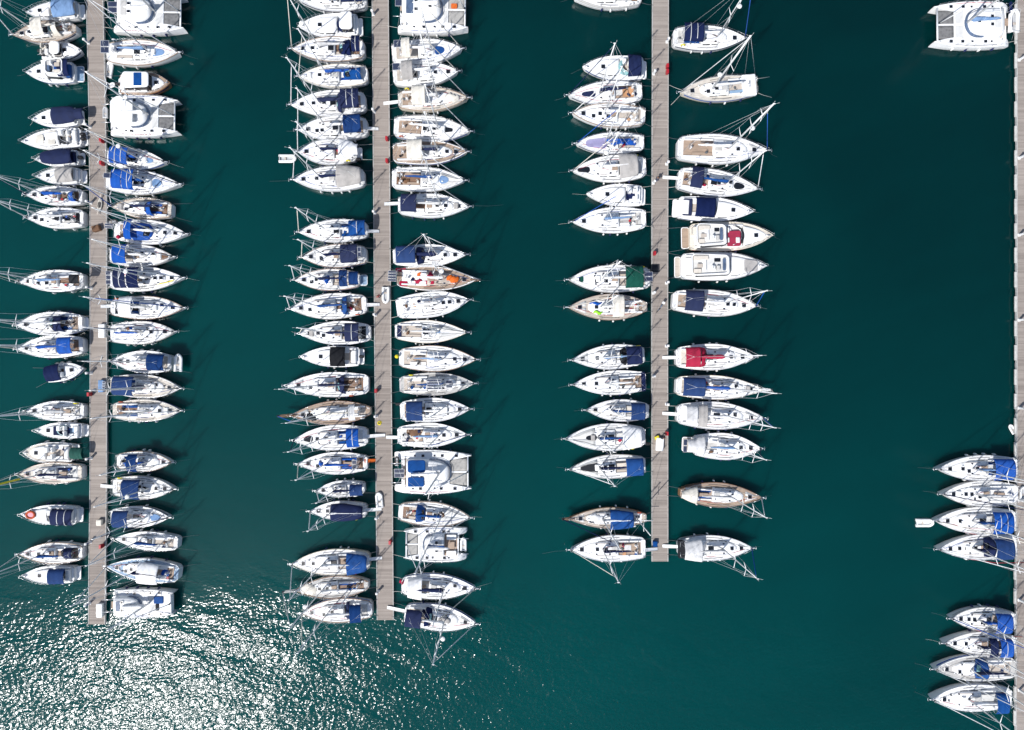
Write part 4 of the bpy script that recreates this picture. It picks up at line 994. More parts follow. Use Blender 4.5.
def rope_coil(label, x, y, z, mat, group=None):
    q = MB(); pts = []
    for k in range(60):
        a = k * .55; rr = .28 - .0025 * k + .02 * math.sin(k); pts.append((rr * math.cos(a), rr * math.sin(a), .03 + .0025 * k))
    q.tube(pts, .025, 5); me = q.mesh('rope_coil', mat); o = link('rope_coil', me, None, (x, y, z)); o['label'] = label; o['category'] = 'rope'
    if group: o['group'] = group
    return o
def deck_mat(label, x, y, z, sx, sy, mat):
    q = MB(); q.slab(rect(-sx / 2, sx / 2, -sy / 2, sy / 2, .06, 3), [(.004, 0), (.03, 0), (.035, .01)]); me = q.mesh('rubber_mat', mat); fix_normals(me)
    o = link('rubber_mat', me, None, (x, y, z)); o['label'] = label; o['category'] = 'mat'; return o
def kayak(label, x, y, z, L, rz, mat):
    r = thing('kayak', label, 'kayak', (x, y, z), rz)
    q = MB(); st = []
    for k in range(13):
        s = k / 12; w = .33 * math.sin(math.pi * min(.985, max(.015, s))) ** .75; st.append([(-L / 2 + L * s, w * math.cos(a), .17 + .16 * math.sin(a) * (1 if math.sin(a) < 0 else .6)) for a in [2 * math.pi * j / 10 for j in range(10)]])
    q.rings(st); part('hull', q, mat, r)
    q = MB(); q.slab(rect(-.45, .35, -.2, .2, .19, 5), [(.2, 0), (.285, 0)]); part('cockpit', q, 'rubber', r)
    q = MB(); q.tube([(-1.0, .05, .33), (1.0, -.05, .33)], .018, 5); q.box((1.1, -.05, .31), (.4, .17, .03), .01); q.box((-1.1, .05, .31), (.4, .17, .03), .01); part('paddle', q, 'teak_pale', r)
    return r

# ------------------------------------------------------------------ the place (metres; x east, y north, z up from the water)
# kind, stern x, stern y, heading, length, beam, seed, label, group, gap to the pier, fittings
BOATS = [
 ('motorboat', -55.741, 45.687, -3.0667, 6.599, 2.508, 1000, 'white motor cruiser under pale blue-grey canvas, first down, left of leftmost pier', 'motorboats moored along the piers', 0.75, {'tent': [('blue_pale', -0.06, 2.8)], 'glass': 0, 'seat': 'grey', 'sole': 'grey', 'deck': 'w'}),
 ('sailboat', -55.96, 43.2, -3.0264, 8.038, 2.798, 1007, 'teak-decked classic yacht with cream hood, second down, left of leftmost pier', 'sailing yachts moored along the piers', 1.03, {'deck': 'p', 'rail': 'teak', 'dodger': [('cream', 1.78, 3.21)], 'classic': 1, 'mx': 4.98, 'cover': 'cream', 'bim': [('cream', 3.11, 4.53)], 'sole': 'teak', 'hull': 'gelcoat'}),
 ('motorboat', -60.363, 40.326, 0.0038, 5.182, 2.27, 1014, 'small white launch with beige seat, bow to pier, third down, left of leftmost pier', 'motorboats moored along the piers', 9.0, {'pad': [('sunpad', 'grey', 1.88, 2.8, -0.7, 0.7)], 'ob': 1, 'screen': 1.61, 'seat': 'cream', 'bowin': 1, 'top': [('gelcoat', 1.56, 2.86, 1.0)], 'c1': 4.46, 'bgap': 0.2}),
 ('motorboat', -56.248, 37.652, -3.1178, 6.074, 2.745, 1021, 'white flybridge cruiser with navy bimini and tender aft, fourth down, left of leftmost pier', 'motorboats moored along the piers', 1.44, {'bim': [('navy', -0.28, 1.14, 2.0)], 'fly': (0.62, 2.57), 'seat': 'blue_mid', 'arch': 3.16, 'plat': (0.9, 'deck_blue')}),
 ('motorboat', -55.846, 31.994, -3.0499, 5.789, 2.428, 1028, 'white sports boat wholly covered aft in navy canvas, fifth down, left of leftmost pier', 'motorboats moored along the piers', 1.14, {'tent': [('navy', -1.29, 2.74)], 'glass': 0}),
 ('motorboat', -55.394, 29.335, -3.0467, 7.513, 2.639, 1035, 'open motorboat with tan sunpads and dark cockpit, sixth down, left of leftmost pier', 'motorboats moored along the piers', 0.72, {'mat': [('cream', 4.51, 5.64, 0.5)], 'pad': [('seat_cushion', 'cream', 3.05, 4.0, -0.8, 0.6), ('seat_cushion', 'cream', 1.52, 2.31, -0.7, 0.5)], 'ob': 2, 'screen': 2.82, 'sole': 'teak_dark', 'glass': 1}),
 ('motorboat', -55.741, 26.67, -3.0888, 5.482, 2.112, 1042, 'slim motorboat under one long navy cover, seventh down, left of leftmost pier', 'motorboats moored along the piers', 1.1, {'tent': [('navy', 0.29, 4.19)], 'glass': 0, 'sole': 'black', 'seat': 'navy', 'ob': 1}),
 ('motorboat', -55.476, 24.344, -3.1149, 5.61, 2.191, 1049, 'white cabin cruiser with beige canvas over cockpit, eighth down, left of leftmost pier', 'motorboats moored along the piers', 0.86, {'tent': [('grey', 0.41, 2.57)], 'screen': 2.96, 'glassmat': 'glass_teal'}),
 ('sailboat', -55.162, 21.594, 3.1069, 7.074, 2.428, 1056, 'white sloop with blue sail cover and blue hood, ninth down, left of leftmost pier', 'sailing yachts moored along the piers', 0.58, {'cover': 'blue', 'dodger': [('blue', 0.64, 1.81)], 'thick': 0.24}),
 ('sailboat', -55.03, 18.857, -3.1409, 7.071, 2.639, 1063, 'white sloop with uncovered dark cockpit, tenth down, left of leftmost pier', 'sailing yachts moored along the piers', 0.46, {'sole': 'glass_dark', 'bench': 'deck_grey', 'cover': 'grey_pale'}),
 ('sailboat', -55.03, 10.864, -3.1192, 8.073, 2.798, 1070, 'white sloop with black canvas over cockpit, eleventh down, left of leftmost pier', 'sailing yachts moored along the piers', 0.48, {'bim': [('black', -0.57, 0.62)], 'cover': 'blue_pale'}),
 ('sailboat', -55.164, 5.379, -3.1152, 8.308, 3.062, 1077, 'white sloop with navy hood and teak cockpit, twelfth down, left of leftmost pier', 'sailing yachts moored along the piers', 0.61, {'dodger': [('navy', 1.95, 3.91)], 'sole': 'teak', 'plat': (0.4,)}),
 ('sailboat', -55.083, 2.546, -3.0867, 8.294, 2.851, 1084, 'white sloop with bright blue bimini and sail cover, thirteenth down, left of leftmost pier', 'sailing yachts moored along the piers', 0.53, {'bim': [('blue', 0.36, 2.11)], 'cover': 'blue', 'bench': 'navy', 'thick': 0.24}),
 ('motorboat', -59.896, -1.264, 0.1746, 5.029, 2.27, 1091, 'small runabout with navy stern cover, bow to pier, fourteenth down, left of leftmost pier', 'motorboats moored along the piers', 9.0, {'tent': [('navy', 0.44, 2.34)], 'glass': 0, 'sole': 'teak_dark', 'bowin': 1, 'hull': 'gelcoat', 'bgap': 0.29}),
 ('sailboat', -54.976, -5.889, 3.1407, 7.256, 2.534, 1098, 'white sloop with long pale sail cover, empty cockpit, fifteenth down, left of leftmost pier', 'sailing yachts moored along the piers', 0.42, {'cover': 'grey_pale', 'thick': 0.3, 'sole': 'deck_grey'}),
 ('motorboat', -55.264, -8.434, 3.1285, 5.874, 2.059, 1105, 'narrow white cruiser with square navy roof panel, sixteenth down, left of leftmost pier', 'motorboats moored along the piers', 0.7, {'pad': [('roof_panel', 'navy', 1.52, 3.3, -0.55, 0.55, 0.2)], 'glassmat': 'glass_teal', 'screen': 3.09, 'sole': 'deck_blue'}),
 ('motorboat', -56.46, -11.256, 3.1404, 6.256, 2.587, 1112, 'beige-decked cruiser with dark green stern cover, seventeenth down, left of leftmost pier', 'motorboats moored along the piers', 1.9, {'deck': 'b', 'tent': [('green', -1.81, -0.25)], 'glass': 0, 'pw': 3.2}),
 ('sailboat', -55.242, -13.808, -3.1266, 7.964, 2.745, 1119, 'tan-decked sloop with yellow mast sleeve, eighteenth down, left of leftmost pier', 'sailing yachts moored along the piers', 0.68, {'deck': 'b', 'rail': 'teak', 'sleeve': 'yellow', 'bench': 'navy', 'cover': 'navy', 'bowline': 0}),
 ('motorboat', -55.981, -19.346, 3.109, 7.001, 2.534, 1126, 'white cruiser with ribbed navy bimini, orange ring on bow, nineteenth down, left of leftmost pier', 'motorboats moored along the piers', 1.36, {'bim': [('navy', -0.41, 2.31, 1.8)], 'glassmat': 'glass_dark', 'screen': 3.69, 'ring': 5.58, 'c1': 6.51}),
 ('sailboat', -55.162, -24.096, -3.1296, 7.991, 2.719, 1133, 'white sloop with navy canopy, beside blue-topped cruiser, twentieth down, left of leftmost pier', 'sailing yachts moored along the piers', 0.47, {'dodger': [('navy', 0.77, 2.68)], 'cover': 'blue_mid'}),
 ('motorboat', -56.274, -26.895, -3.1243, 6.574, 2.376, 1140, 'white cruiser with rounded blue canopy at pier foot, twenty-first down, left of leftmost pier', 'motorboats moored along the piers', 1.55, {'bim': [('blue_mid', 0.52, 2.6, 1.4)], 'screen': 2.73}),
 ('catamaran', -51.361, 45.286, -0.0161, 9.413, 5.411, 1147, 'white catamaran with dark trampolines, cut by top edge, first down, right of leftmost pier', 'catamarans moored along the piers', 1.41, {'net': 'net', 'solar': [(0.0, 1.31, -0.2, 0.35, 2.0, 2)], 'saloon': (1.36, 5.57)}),
 ('sailboat', -52.021, 40.139, -0.0139, 9.458, 3.299, 1154, 'white yacht with two black panels over the pier edge, second down, right of leftmost pier', 'sailing yachts moored along the piers', 0.63, {'solar': [(0.17, 1.21, 0, 0.5, 1.6, 1), (0.17, 1.21, -0.5, -0.0, 1.6, 1)], 'cover': 'blue_pale', 'sole': 'deck_white', 'mat': [('blue_pale', 5.83, 7.54, 0.35)]}),
 ('motorboat', -50.413, 36.103, 0.005, 6.622, 2.798, 1161, 'varnished motor launch with orange-brown rail and white wheelhouse, third down, right of leftmost pier', 'motorboats moored along the piers', 2.15, {'hull': 'hull_wood', 'deck': 't', 'rail': 'hull_wood', 'top': [('gelcoat', 1.08, 4.46, 1.35, 0.45, 0.75, 'blue_mid')], 'pw': 3.0, 'screen': 3.99, 'c1': 5.83, 'ob': 1}),
 ('catamaran', -51.757, 31.957, -0.0118, 9.019, 5.279, 1168, 'white catamaran with grey split trampolines and davits, fourth down, right of leftmost pier', 'catamarans moored along the piers', 0.73, {'net': 'net', 'saloon': (0.97, 5.44), 'top': [('gelcoat', 1.14, 3.99, -0.55, 0.55)]}),
 ('sailboat', -51.968, 26.728, -0.0969, 7.679, 2.639, 1175, 'sloop with bright blue bimini, smaller of the pair, fifth down, right of leftmost pier', 'sailing yachts moored along the piers', 0.45, {'bim': [('blue', 1.36, 3.61)], 'cover': 'blue', 'mat': [('blue_pale', 5.02, 6.07, 0.3)]}),
 ('sailboat', -52.074, 23.614, -0.0478, 9.6, 3.088, 1182, 'sloop with broad bright blue bimini and dark stern panel, sixth down, right of leftmost pier', 'sailing yachts moored along the piers', 0.31, {'bim': [('blue', 1.69, 2.98), ('blue', 3.06, 4.45)], 'solar': [(0.93, 1.75, -0.1, 0.35, 2.2, 1)], 'mat': [('blue_pale', 6.02, 7.21, 0.42)]}),
 ('sailboat', -43.736, 19.92, 3.0901, 7.537, 2.639, 1189, 'beige sloop with small blue hood, bow to pier, seventh down, right of leftmost pier', 'sailing yachts moored along the piers', 9.0, {'deck': 'b', 'rail': 'teak', 'dodger': [('blue', 2.03, 3.2)], 'bench': 'blue', 'sole': 'teak_dark', 'bowin': 1, 'bgap': 0.77}),
 ('sailboat', -50.894, 17.249, -0.0497, 9.263, 3.115, 1196, 'sloop with round blue hood, red buoy and solar pair, eighth down, right of leftmost pier', 'sailing yachts moored along the piers', 1.45, {'dodger': [('blue', 2.53, 5.14)], 'solar': [(-0.25, 0.83, -0.05, 0.35, 2.0, 2)], 'buoy': [('red', 0.69, -0.55)], 'bim': [('blue', 2.13, 3.01)], 'plat': (0.6,)}),
 ('sailboat', -51.625, 14.111, -0.0298, 8.355, 2.956, 1203, 'sloop with blue bimini and brown foredeck pad, ninth down, right of leftmost pier', 'sailing yachts moored along the piers', 0.71, {'bim': [('blue', 1.36, 3.08)], 'mat': [('brown', 6.23, 7.67, 0.36)], 'cover': 'white'}),
 ('sailboat', -51.625, 10.923, 0.0281, 9.591, 3.167, 1210, 'sloop with navy canopies, yellow line along foredeck, tenth down, right of leftmost pier', 'sailing yachts moored along the piers', 0.71, {'bim': [('navy', 1.47, 3.02), ('navy', 3.2, 4.64)], 'solar': [(0.46, 1.06, -0.5, 0.6, 1.7, 3)], 'bundle': [('kayak_bag', 'pink', 1.34, 2.52, 0.45, 0.16)], 'stripeline': 'yellow'}),
 ('sailboat', -51.493, 7.36, -0.0025, 9.587, 2.983, 1217, 'sloop with white cockpit awning and grey gangway, eleventh down, right of leftmost pier', 'sailing yachts moored along the piers', 0.84, {'tent': [('white', 1.81, 3.47)], 'gang': 'alloy', 'sole': 'glass_dark', 'cover': 'grey_pale'}),
 ('sailboat', -51.546, 4.034, 0.0314, 8.46, 2.956, 1224, 'sloop with slim blue sail cover laid slantwise, twelfth down, right of leftmost pier', 'sailing yachts moored along the piers', 0.79, {'cover': 'blue', 'thick': 0.2, 'sole': 'deck_white', 'bench': 'deck_white', 'mx': 4.4}),
 ('sailboat', -43.736, 0.288, 3.1087, 7.583, 2.903, 1231, 'bow-in sloop with striped navy bimini and dinghy astern, thirteenth down, right of leftmost pier', 'sailing yachts moored along the piers', 9.0, {'bim': [('blue_mid', 0.1, 2.21)], 'bowin': 1, 'bgap': 0.7}),
 ('sailboat', -51.546, -2.512, -0.052, 9.126, 3.009, 1238, 'sloop with wide navy bimini and yellowed deck, fourteenth down, right of leftmost pier', 'sailing yachts moored along the piers', 0.79, {'bim': [('blue_mid', 1.26, 3.85)], 'deck': 'b', 'cover': 'navy', 'solar': [(-0.14, 0.25, -0.3, 0.3, 1.6, 3)]}),
 ('sailboat', -51.229, -5.85, 0.0021, 8.876, 2.851, 1245, 'grey-beige sloop with open cockpit and dark hatches, fifteenth down, right of leftmost pier', 'sailing yachts moored along the piers', 1.11, {'deck': 'b', 'hull': 'hull_cream', 'sole': 'teak_dark', 'rail': 'deck_grey'}),
 ('sailboat', -50.701, -12.317, -0.0189, 7.218, 2.639, 1252, 'short sloop with bright blue cockpit cushions, sixteenth down, right of leftmost pier', 'sailing yachts moored along the piers', 1.64, {'bim': [('blue_mid', 2.27, 3.51)], 'bench': 'blue', 'cover': 'blue'}),
 ('sailboat', -51.229, -15.616, -0.0314, 8.064, 2.956, 1259, 'sloop with slate blue bimini split by white boom, seventeenth down, right of leftmost pier', 'sailing yachts moored along the piers', 1.13, {'bim': [('blue_mid', 2.1, 4.34)], 'gang': 'plastic_white', 'deck': 'w', 'spar': 'spar_white'}),
 ('sailboat', -51.493, -19.443, -0.0082, 7.693, 2.666, 1266, 'sloop with navy bimini holding a white window, eighteenth down, right of leftmost pier', 'sailing yachts moored along the piers', 0.91, {'bim': [('blue_mid', 1.21, 3.17, 'white')], 'mat': [('blue_pale', 5.17, 6.49, 0.4)]}),
 ('sailboat', -42.912, -22.9, 3.0504, 7.99, 2.323, 1273, 'bow-in sloop with cream stern and blue sail cover, nineteenth down, right of leftmost pier', 'sailing yachts moored along the piers', 9.0, {'deck': 'w', 'cover': 'blue_mid', 'bowin': 1, 'sole': 'teak_pale', 'bgap': 1.26}),
 ('sailboat', -42.806, -26.806, 3.0243, 9.179, 2.956, 1280, 'blue-decked yacht with square white awning, bow to pier, twentieth down, right of leftmost pier', 'sailing yachts moored along the piers', 9.0, {'deck': 'u', 'tent': [('white', 1.97, 4.57, 'grey')], 'bowin': 1, 'rail': 'gelcoat', 'bundle': [('tarp', 'blue', 1.1, 2.15, 0.0, 0.5)], 'bgap': 0.25}),
 ('catamaran', -51.361, -30.586, 0.0126, 8.097, 3.59, 1287, 'blunt white catamaran with blue foredeck cover, twenty-first down, right of leftmost pier', 'catamarans moored along the piers', 1.17, {'solid': 1, 'saloon': (0.88, 3.99), 'pad': [('deck_cover', 'blue_mid', 5.58, 6.76, 0.0, 0.5, 1.42), ('deck_hatch', 'black', 5.76, 6.2, -0.5, -0.02, 1.36)], 'mast': 1, 'mh': 9, 'bridge': (0.57, 6.36)}),
 ('sailboat', -18.699, 46.974, -3.1184, 8.701, 2.956, 1294, 'white sloop with navy canopy, cut by top edge, first down, left of second pier', 'sailing yachts moored along the piers', 0.58, {'bim': [('navy', 0.24, 2.89)], 'cover': 'navy'}),
 ('motorboat', -19.783, 43.713, -3.1041, 7.63, 3.115, 1301, 'broad white motor cruiser with dark navy windscreen, second down, left of second pier', 'motorboats moored along the piers', 1.69, {'screen': 2.75, 'glassmat': 'navy', 'top': [('gelcoat', 0.46, 2.14, 1.2)], 'c1': 6.87, 'sole': 'deck_blue', 'plat': (0.5,)}),
 ('sailboat', -18.965, 40.596, -3.1292, 9.302, 3.22, 1308, 'white sloop with navy hood and navy bimini together, third down, left of second pier', 'sailing yachts moored along the piers', 0.9, {'dodger': [('navy', 1.6, 3.22)], 'bim': [('navy', 0.22, 1.25)]}),
 ('sailboat', -18.566, 37.301, -3.1006, 8.84, 2.956, 1315, 'white sloop with royal blue hood and cream gunwale, fourth down, left of second pier', 'sailing yachts moored along the piers', 0.52, {'dodger': [('blue_mid', 0.67, 3.06)], 'cover': 'blue', 'bench': 'blue', 'rail': 'hull_cream'}),
 ('sailboat', -18.832, 33.767, -3.0938, 9.551, 3.379, 1322, 'white sloop with full navy cockpit canopy and sail cover, fifth down, left of second pier', 'sailing yachts moored along the piers', 0.82, {'bim': [('navy', 0.46, 2.78)], 'dodger': [('navy', 2.93, 3.58)], 'cover': 'navy', 'thick': 0.3}),
 ('sailboat', -18.566, 30.578, -3.0884, 8.924, 3.22, 1329, 'white sloop with teal blue bimini over plain deck, sixth down, left of second pier', 'sailing yachts moored along the piers', 0.57, {'bim': [('blue_mid', 0.47, 2.68)], 'gang': 'plastic_white'}),
 ('sailboat', -19.963, 27.324, -3.1402, 7.514, 3.22, 1336, 'white sloop with off-white boom tent and outboard, seventh down, left of second pier', 'sailing yachts moored along the piers', 1.99, {'tent': [('white', -0.45, 1.96)], 'ob': 1, 'plat': (0.6,)}),
 ('sailboat', -18.965, 24.056, -3.1049, 9.15, 3.167, 1343, 'white sloop with taupe cockpit awning, eighth down, left of second pier', 'sailing yachts moored along the piers', 1.02, {'tent': [('grey', 0.13, 3.24)], 'bowline': 4}),
 ('sailboat', -18.566, 17.359, -3.1023, 8.813, 2.956, 1350, 'white sloop with square blue bimini, first below the gap, ninth down, left of second pier', 'sailing yachts moored along the piers', 0.67, {'bim': [('blue_mid', -0.08, 1.99)], 'gang': 'alloy'}),
 ('sailboat', -18.699, 14.171, -3.0946, 8.314, 3.009, 1357, 'white sloop with indigo bimini and solar strip, tenth down, left of second pier', 'sailing yachts moored along the piers', 0.82, {'bim': [('navy', 0.75, 2.89)], 'solar': [(0.25, 0.69, -0.45, 0.4, 2.0, 2)], 'cover': 'navy'}),
 ('sailboat', -19.599, 10.986, -3.13, 8.299, 2.798, 1364, 'tan-railed sloop with blue cockpit panels and blue swim step, eleventh down, left of second pier', 'sailing yachts moored along the piers', 1.74, {'rail': 'teak', 'deck': 'w', 'bim': [('blue_mid', 1.12, 2.15), ('blue_mid', -0.25, 0.94)], 'bundle': [('tarp', 'blue', 3.6, 4.38, 0, 0.5)], 'plat': (0.9, 'deck_blue')}),
 ('sailboat', -18.699, 7.808, -3.0794, 9.823, 3.326, 1371, 'white sloop with shaded blue cockpit and long gangway, twelfth down, left of second pier', 'sailing yachts moored along the piers', 0.86, {'dodger': [('blue_mid', 2.27, 3.31)], 'cover': 'blue_mid', 'gang': 'plastic_white', 'sole': 'teak_dark'}),
 ('sailboat', -18.167, 4.167, -3.1261, 9.153, 3.062, 1378, 'white sloop with black-navy bimini and sail cover, thirteenth down, left of second pier', 'sailing yachts moored along the piers', 0.35, {'bim': [('navy', 1.13, 2.88)], 'cover': 'navy', 'sole': 'glass_dark'}),
 ('motorboat', -19.598, 1.084, -3.1403, 7.573, 2.666, 1385, 'white motorboat with square black cockpit cover, fourteenth down, left of second pier', 'motorboats moored along the piers', 1.82, {'tent': [('black', 1.62, 3.54)], 'c1': 6.06, 'screen': 3.7, 'glass': 0, 'ob': 1}),
 ('sailboat', -18.433, -2.449, -3.1269, 10.518, 3.167, 1392, 'long white sloop with navy hood and teak benches, fifteenth down, left of second pier', 'sailing yachts moored along the piers', 0.69, {'dodger': [('navy', 2.86, 3.95)], 'cover': 'navy', 'bench': 'teak', 'sole': 'teak_dark'}),
 ('sailboat', -18.167, -5.872, -3.0859, 10.177, 3.062, 1399, 'wooden-decked yacht with dark dinghy and bowsprit, sixteenth down, left of second pier', 'sailing yachts moored along the piers', 0.46, {'deck': 't', 'rail': 'teak_dark', 'classic': 1, 'hull': 'hull_cream', 'sprit': 1.6, 'bundle': [('folded_dinghy', 'black', 6.74, 8.58, 0.25, 0.5)], 'cover': 'cream', 'bim': [('grey_pale', 1.59, 2.41)], 'bowline': 0, 'pad': [('deckhouse', 'gelcoat', 2.95, 4.93, -0.42, 0.42, 0.5)]}),
 ('sailboat', -18.566, -9.114, -3.0916, 9.423, 3.22, 1406, 'white sloop with bright blue bimini and white gangway, seventeenth down, left of second pier', 'sailing yachts moored along the piers', 0.89, {'bim': [('blue', 0.72, 2.27)], 'gang': 'plastic_white', 'mat': [('glass_dark', 6.92, 8.11, 0.3)], 'ganglen': 2.2}),
 ('sailboat', -18.566, -12.568, -3.1353, 8.885, 2.851, 1413, 'white sloop with orange gangway and blue cockpit cushions, eighteenth down, left of second pier', 'sailing yachts moored along the piers', 0.92, {'gang': 'orange', 'bench': 'blue', 'cover': 'blue', 'solar': [(1.09, 1.66, -0.4, 0.4, 1.4, 2)], 'bundle': [('sail_bag', 'blue', 5.55, 6.12, 0, 0.35)], 'bowline': 0, 'ganglen': 0.95}),
 ('sailboat', -18.965, -15.757, -3.0927, 6.126, 2.112, 1420, 'smallest sloop of its row, blue stern cover, nineteenth down, left of second pier', 'sailing yachts moored along the piers', 1.35, {'bim': [('blue_mid', -0.16, 1.47)], 'cover': 'navy'}),
 ('sailboat', -18.699, -18.68, 3.1411, 7.173, 2.428, 1427, 'sloop almost wholly under a navy boom tent, twentieth down, left of second pier', 'sailing yachts moored along the piers', 1.11, {'tent': [('navy', 0.17, 4.23, 'white')], 'gang': 'plastic_white'}),
 ('sailboat', -18.3, -25.159, -3.1124, 9.944, 3.273, 1434, 'cream-decked sloop with big navy canopy and white gangway, twenty-first down, left of second pier', 'sailing yachts moored along the piers', 0.77, {'deck': 'w', 'rail': 'hull_cream', 'tent': [('blue_mid', 0.03, 2.62)], 'gang': 'plastic_white', 'cover': 'white', 'hull': 'hull_cream'}),
 ('sailboat', -18.433, -28.215, -3.075, 9.469, 2.851, 1441, 'grey ketch with cream dinghy on foredeck and bowsprit, twenty-second down, left of second pier', 'sailing yachts moored along the piers', 0.93, {'deck': 'g', 'rail': 'teak_dark', 'classic': 1, 'sprit': 1.4, 'mizzen': 1.78, 'bundle': [('upturned_dinghy', 'cream', 6.47, 8.58, 0.0, 0.75)], 'spritmat': 'deck_grey', 'sole': 'teak_dark'}),
 ('sailboat', -17.981, -31.324, -3.0965, 9.031, 3.062, 1448, 'white sloop with blue bimini, last at pier end, twenty-third down, left of second pier', 'sailing yachts moored along the piers', 0.51, {'bim': [('blue_mid', 1.02, 2.44)], 'cover': 'white', 'dodger': [('navy', 2.72, 3.4)]}),
 ('catamaran', -14.694, 45.603, -0.0167, 9.105, 6.071, 1455, 'white catamaran with orange bag on trampoline, cut by top, first down, right of second pier', 'catamarans moored along the piers', 1.23, {'net': 'net_pale', 'solar': [(-0.16, 0.68, -0.0, 0.3, 2.0, 1)], 'saloon': (0.79, 5.79), 'pad': [('sail_bag', 'orange', 6.89, 7.68, 0.05, 0.25, 1.36)]}),
 ('sailboat', -15.406, 39.955, 0.0612, 9.088, 3.22, 1462, 'white sloop with dark solar panel and beige bimini, second down, right of second pier', 'sailing yachts moored along the piers', 0.48, {'solar': [(0.58, 1.46, -0.1, 0.5, 2.0, 1)], 'bim': [('cream', 1.52, 2.55)], 'mat': [('blue_mid', 5.5, 6.77, 0.4)], 'sole': 'teak_pale', 'bench': 'deck_beige'}),
 ('sailboat', -15.274, 37.104, 0.0609, 8.429, 3.115, 1469, 'white sloop with grey bimini and dark solar panel, third down, right of second pier', 'sailing yachts moored along the piers', 0.59, {'solar': [(0.29, 1.22, -0.1, 0.5, 2.0, 1)], 'bim': [('grey', 1.34, 2.76)], 'sole': 'teak_pale'}),
 ('sailboat', -14.614, 34.016, 0.0214, 9.07, 3.035, 1476, 'beige ketch with cream awning, cream dinghy on foredeck, fourth down, right of second pier', 'sailing yachts moored along the piers', 1.22, {'deck': 'b', 'rail': 'teak', 'bim': [('cream', 2.0, 3.68)], 'bundle': [('upturned_dinghy', 'cream', 5.99, 7.88, 0.0, 0.55)], 'gang': 'plastic_white', 'hull': 'hull_cream', 'sole': 'teak'}),
 ('sailboat', -15.142, 30.611, -0.072, 9.885, 3.326, 1483, 'white cruiser yacht with teak cockpit and dark hatches, fifth down, right of second pier', 'sailing yachts moored along the piers', 0.67, {'sole': 'teak', 'bench': 'teak', 'mat': [('glass_dark', 6.52, 7.57, 0.22, 0.15)], 'deck': 'w'}),
 ('sailboat', -15.274, 27.22, 0.0093, 9.597, 3.009, 1490, 'brown teak-decked yacht with cream bimini, sixth down, right of second pier', 'sailing yachts moored along the piers', 0.51, {'deck': 't', 'rail': 'gelcoat', 'bim': [('cream', 2.03, 3.96)], 'bench': 'teak', 'sole': 'teak', 'hull': 'hull_cream'}),
 ('sailboat', -15.406, 23.947, -0.0324, 9.47, 3.115, 1497, 'white sloop with crowded brown cockpit, seventh down, right of second pier', 'sailing yachts moored along the piers', 0.36, {'sole': 'teak_dark', 'bench': 'teak', 'mat': [('blue_pale', 6.11, 7.29, 0.4)], 'bundle': [('rope_heap', 'brown', 1.27, 2.32, -0.2, 0.35)]}),
 ('sailboat', -14.614, 20.516, -0.0238, 9.202, 3.062, 1504, 'white sloop with square indigo bimini and grey gangway, eighth down, right of second pier', 'sailing yachts moored along the piers', 1.12, {'bim': [('navy', 0.61, 2.6)], 'gang': 'alloy', 'bowline': 5}),
 ('sailboat', -15.274, 13.917, 0.0248, 9.468, 2.903, 1511, 'white sloop with blue bimini, navy sail cover, ninth down, right of second pier', 'sailing yachts moored along the piers', 0.42, {'bim': [('blue_mid', 0.66, 3.11)], 'cover': 'navy', 'thick': 0.34, 'dodger': [('navy', 3.16, 4.23)]}),
 ('sailboat', -14.746, 11.24, -0.0343, 10.215, 3.062, 1518, 'tan yacht strewn with orange and red sail bags, tenth down, right of second pier', 'sailing yachts moored along the piers', 0.93, {'deck': 't', 'roof': 'teak_pale', 'rail': 'gelcoat', 'hull': 'hull_cream', 'solar': [(-0.93, 0.13, -0.45, 0.45, 1.4, 4)], 'bundle': [('sail_bag', 'orange', 6.39, 7.96, -0.0, 0.5), ('sail_bag', 'red', 2.19, 3.24, -0.3, 0.35), ('sail_bag', 'red', 3.89, 4.68, 0.2, 0.4), ('sail_bag', 'orange', 2.45, 3.24, 0.35, 0.3)], 'pad': [('seat_cushion', 'red', 0.33, 1.38, -0.7, -0.3), ('seat_cushion', 'red', -0.19, 1.12, 0.5, 0.8), ('seat_cushion', 'red', 3.49, 4.8, -0.5, -0.2)], 'sprit': 0.5}),
 ('sailboat', -14.825, 7.28, 0.1132, 9.473, 3.273, 1525, 'plain white sloop angled bow upward, eleventh down, right of second pier', 'sailing yachts moored along the piers', 0.83, {'sole': 'deck_white', 'bench': 'deck_white', 'cover': 'white'}),
 ('sailboat', -15.01, 4.351, -0.0179, 9.334, 2.93, 1532, 'white sloop with beige rail and navy stern seat, twelfth down, right of second pier', 'sailing yachts moored along the piers', 0.62, {'rail': 'hull_cream', 'pad': [('stern_cushion', 'navy', 0.28, 0.86, -0.5, 0.5)], 'deck': 'w', 'mat': [('blue_pale', 3.47, 5.84, 0.2)]}),
 ('sailboat', -14.482, 0.919, -0.0207, 9.99, 3.326, 1539, 'long white sloop with yellow buoy at its stern, thirteenth down, right of second pier', 'sailing yachts moored along the piers', 1.11, {'buoy': [('yellow', -0.23, 0.1)], 'sole': 'teak_pale', 'bench': 'deck_white', 'cover': 'blue_pale'}),
 ('sailboat', -14.43, -2.512, 0.0166, 9.674, 2.903, 1546, 'grey yacht with grid of solar panels amidships, fourteenth down, right of second pier', 'sailing yachts moored along the piers', 1.13, {'deck': 'g', 'pad': [('deckhouse', 'deck_grey', 3.43, 5.53, -0.5, 0.5, 0.3)], 'solar': [(3.73, 5.54, -0.45, 0.45, 1.8, 4), (6.09, 6.87, -0.35, 0.35, 1.3, 2)], 'rail': 'deck_grey', 'sole': 'teak_pale', 'bench': 'deck_white'}),
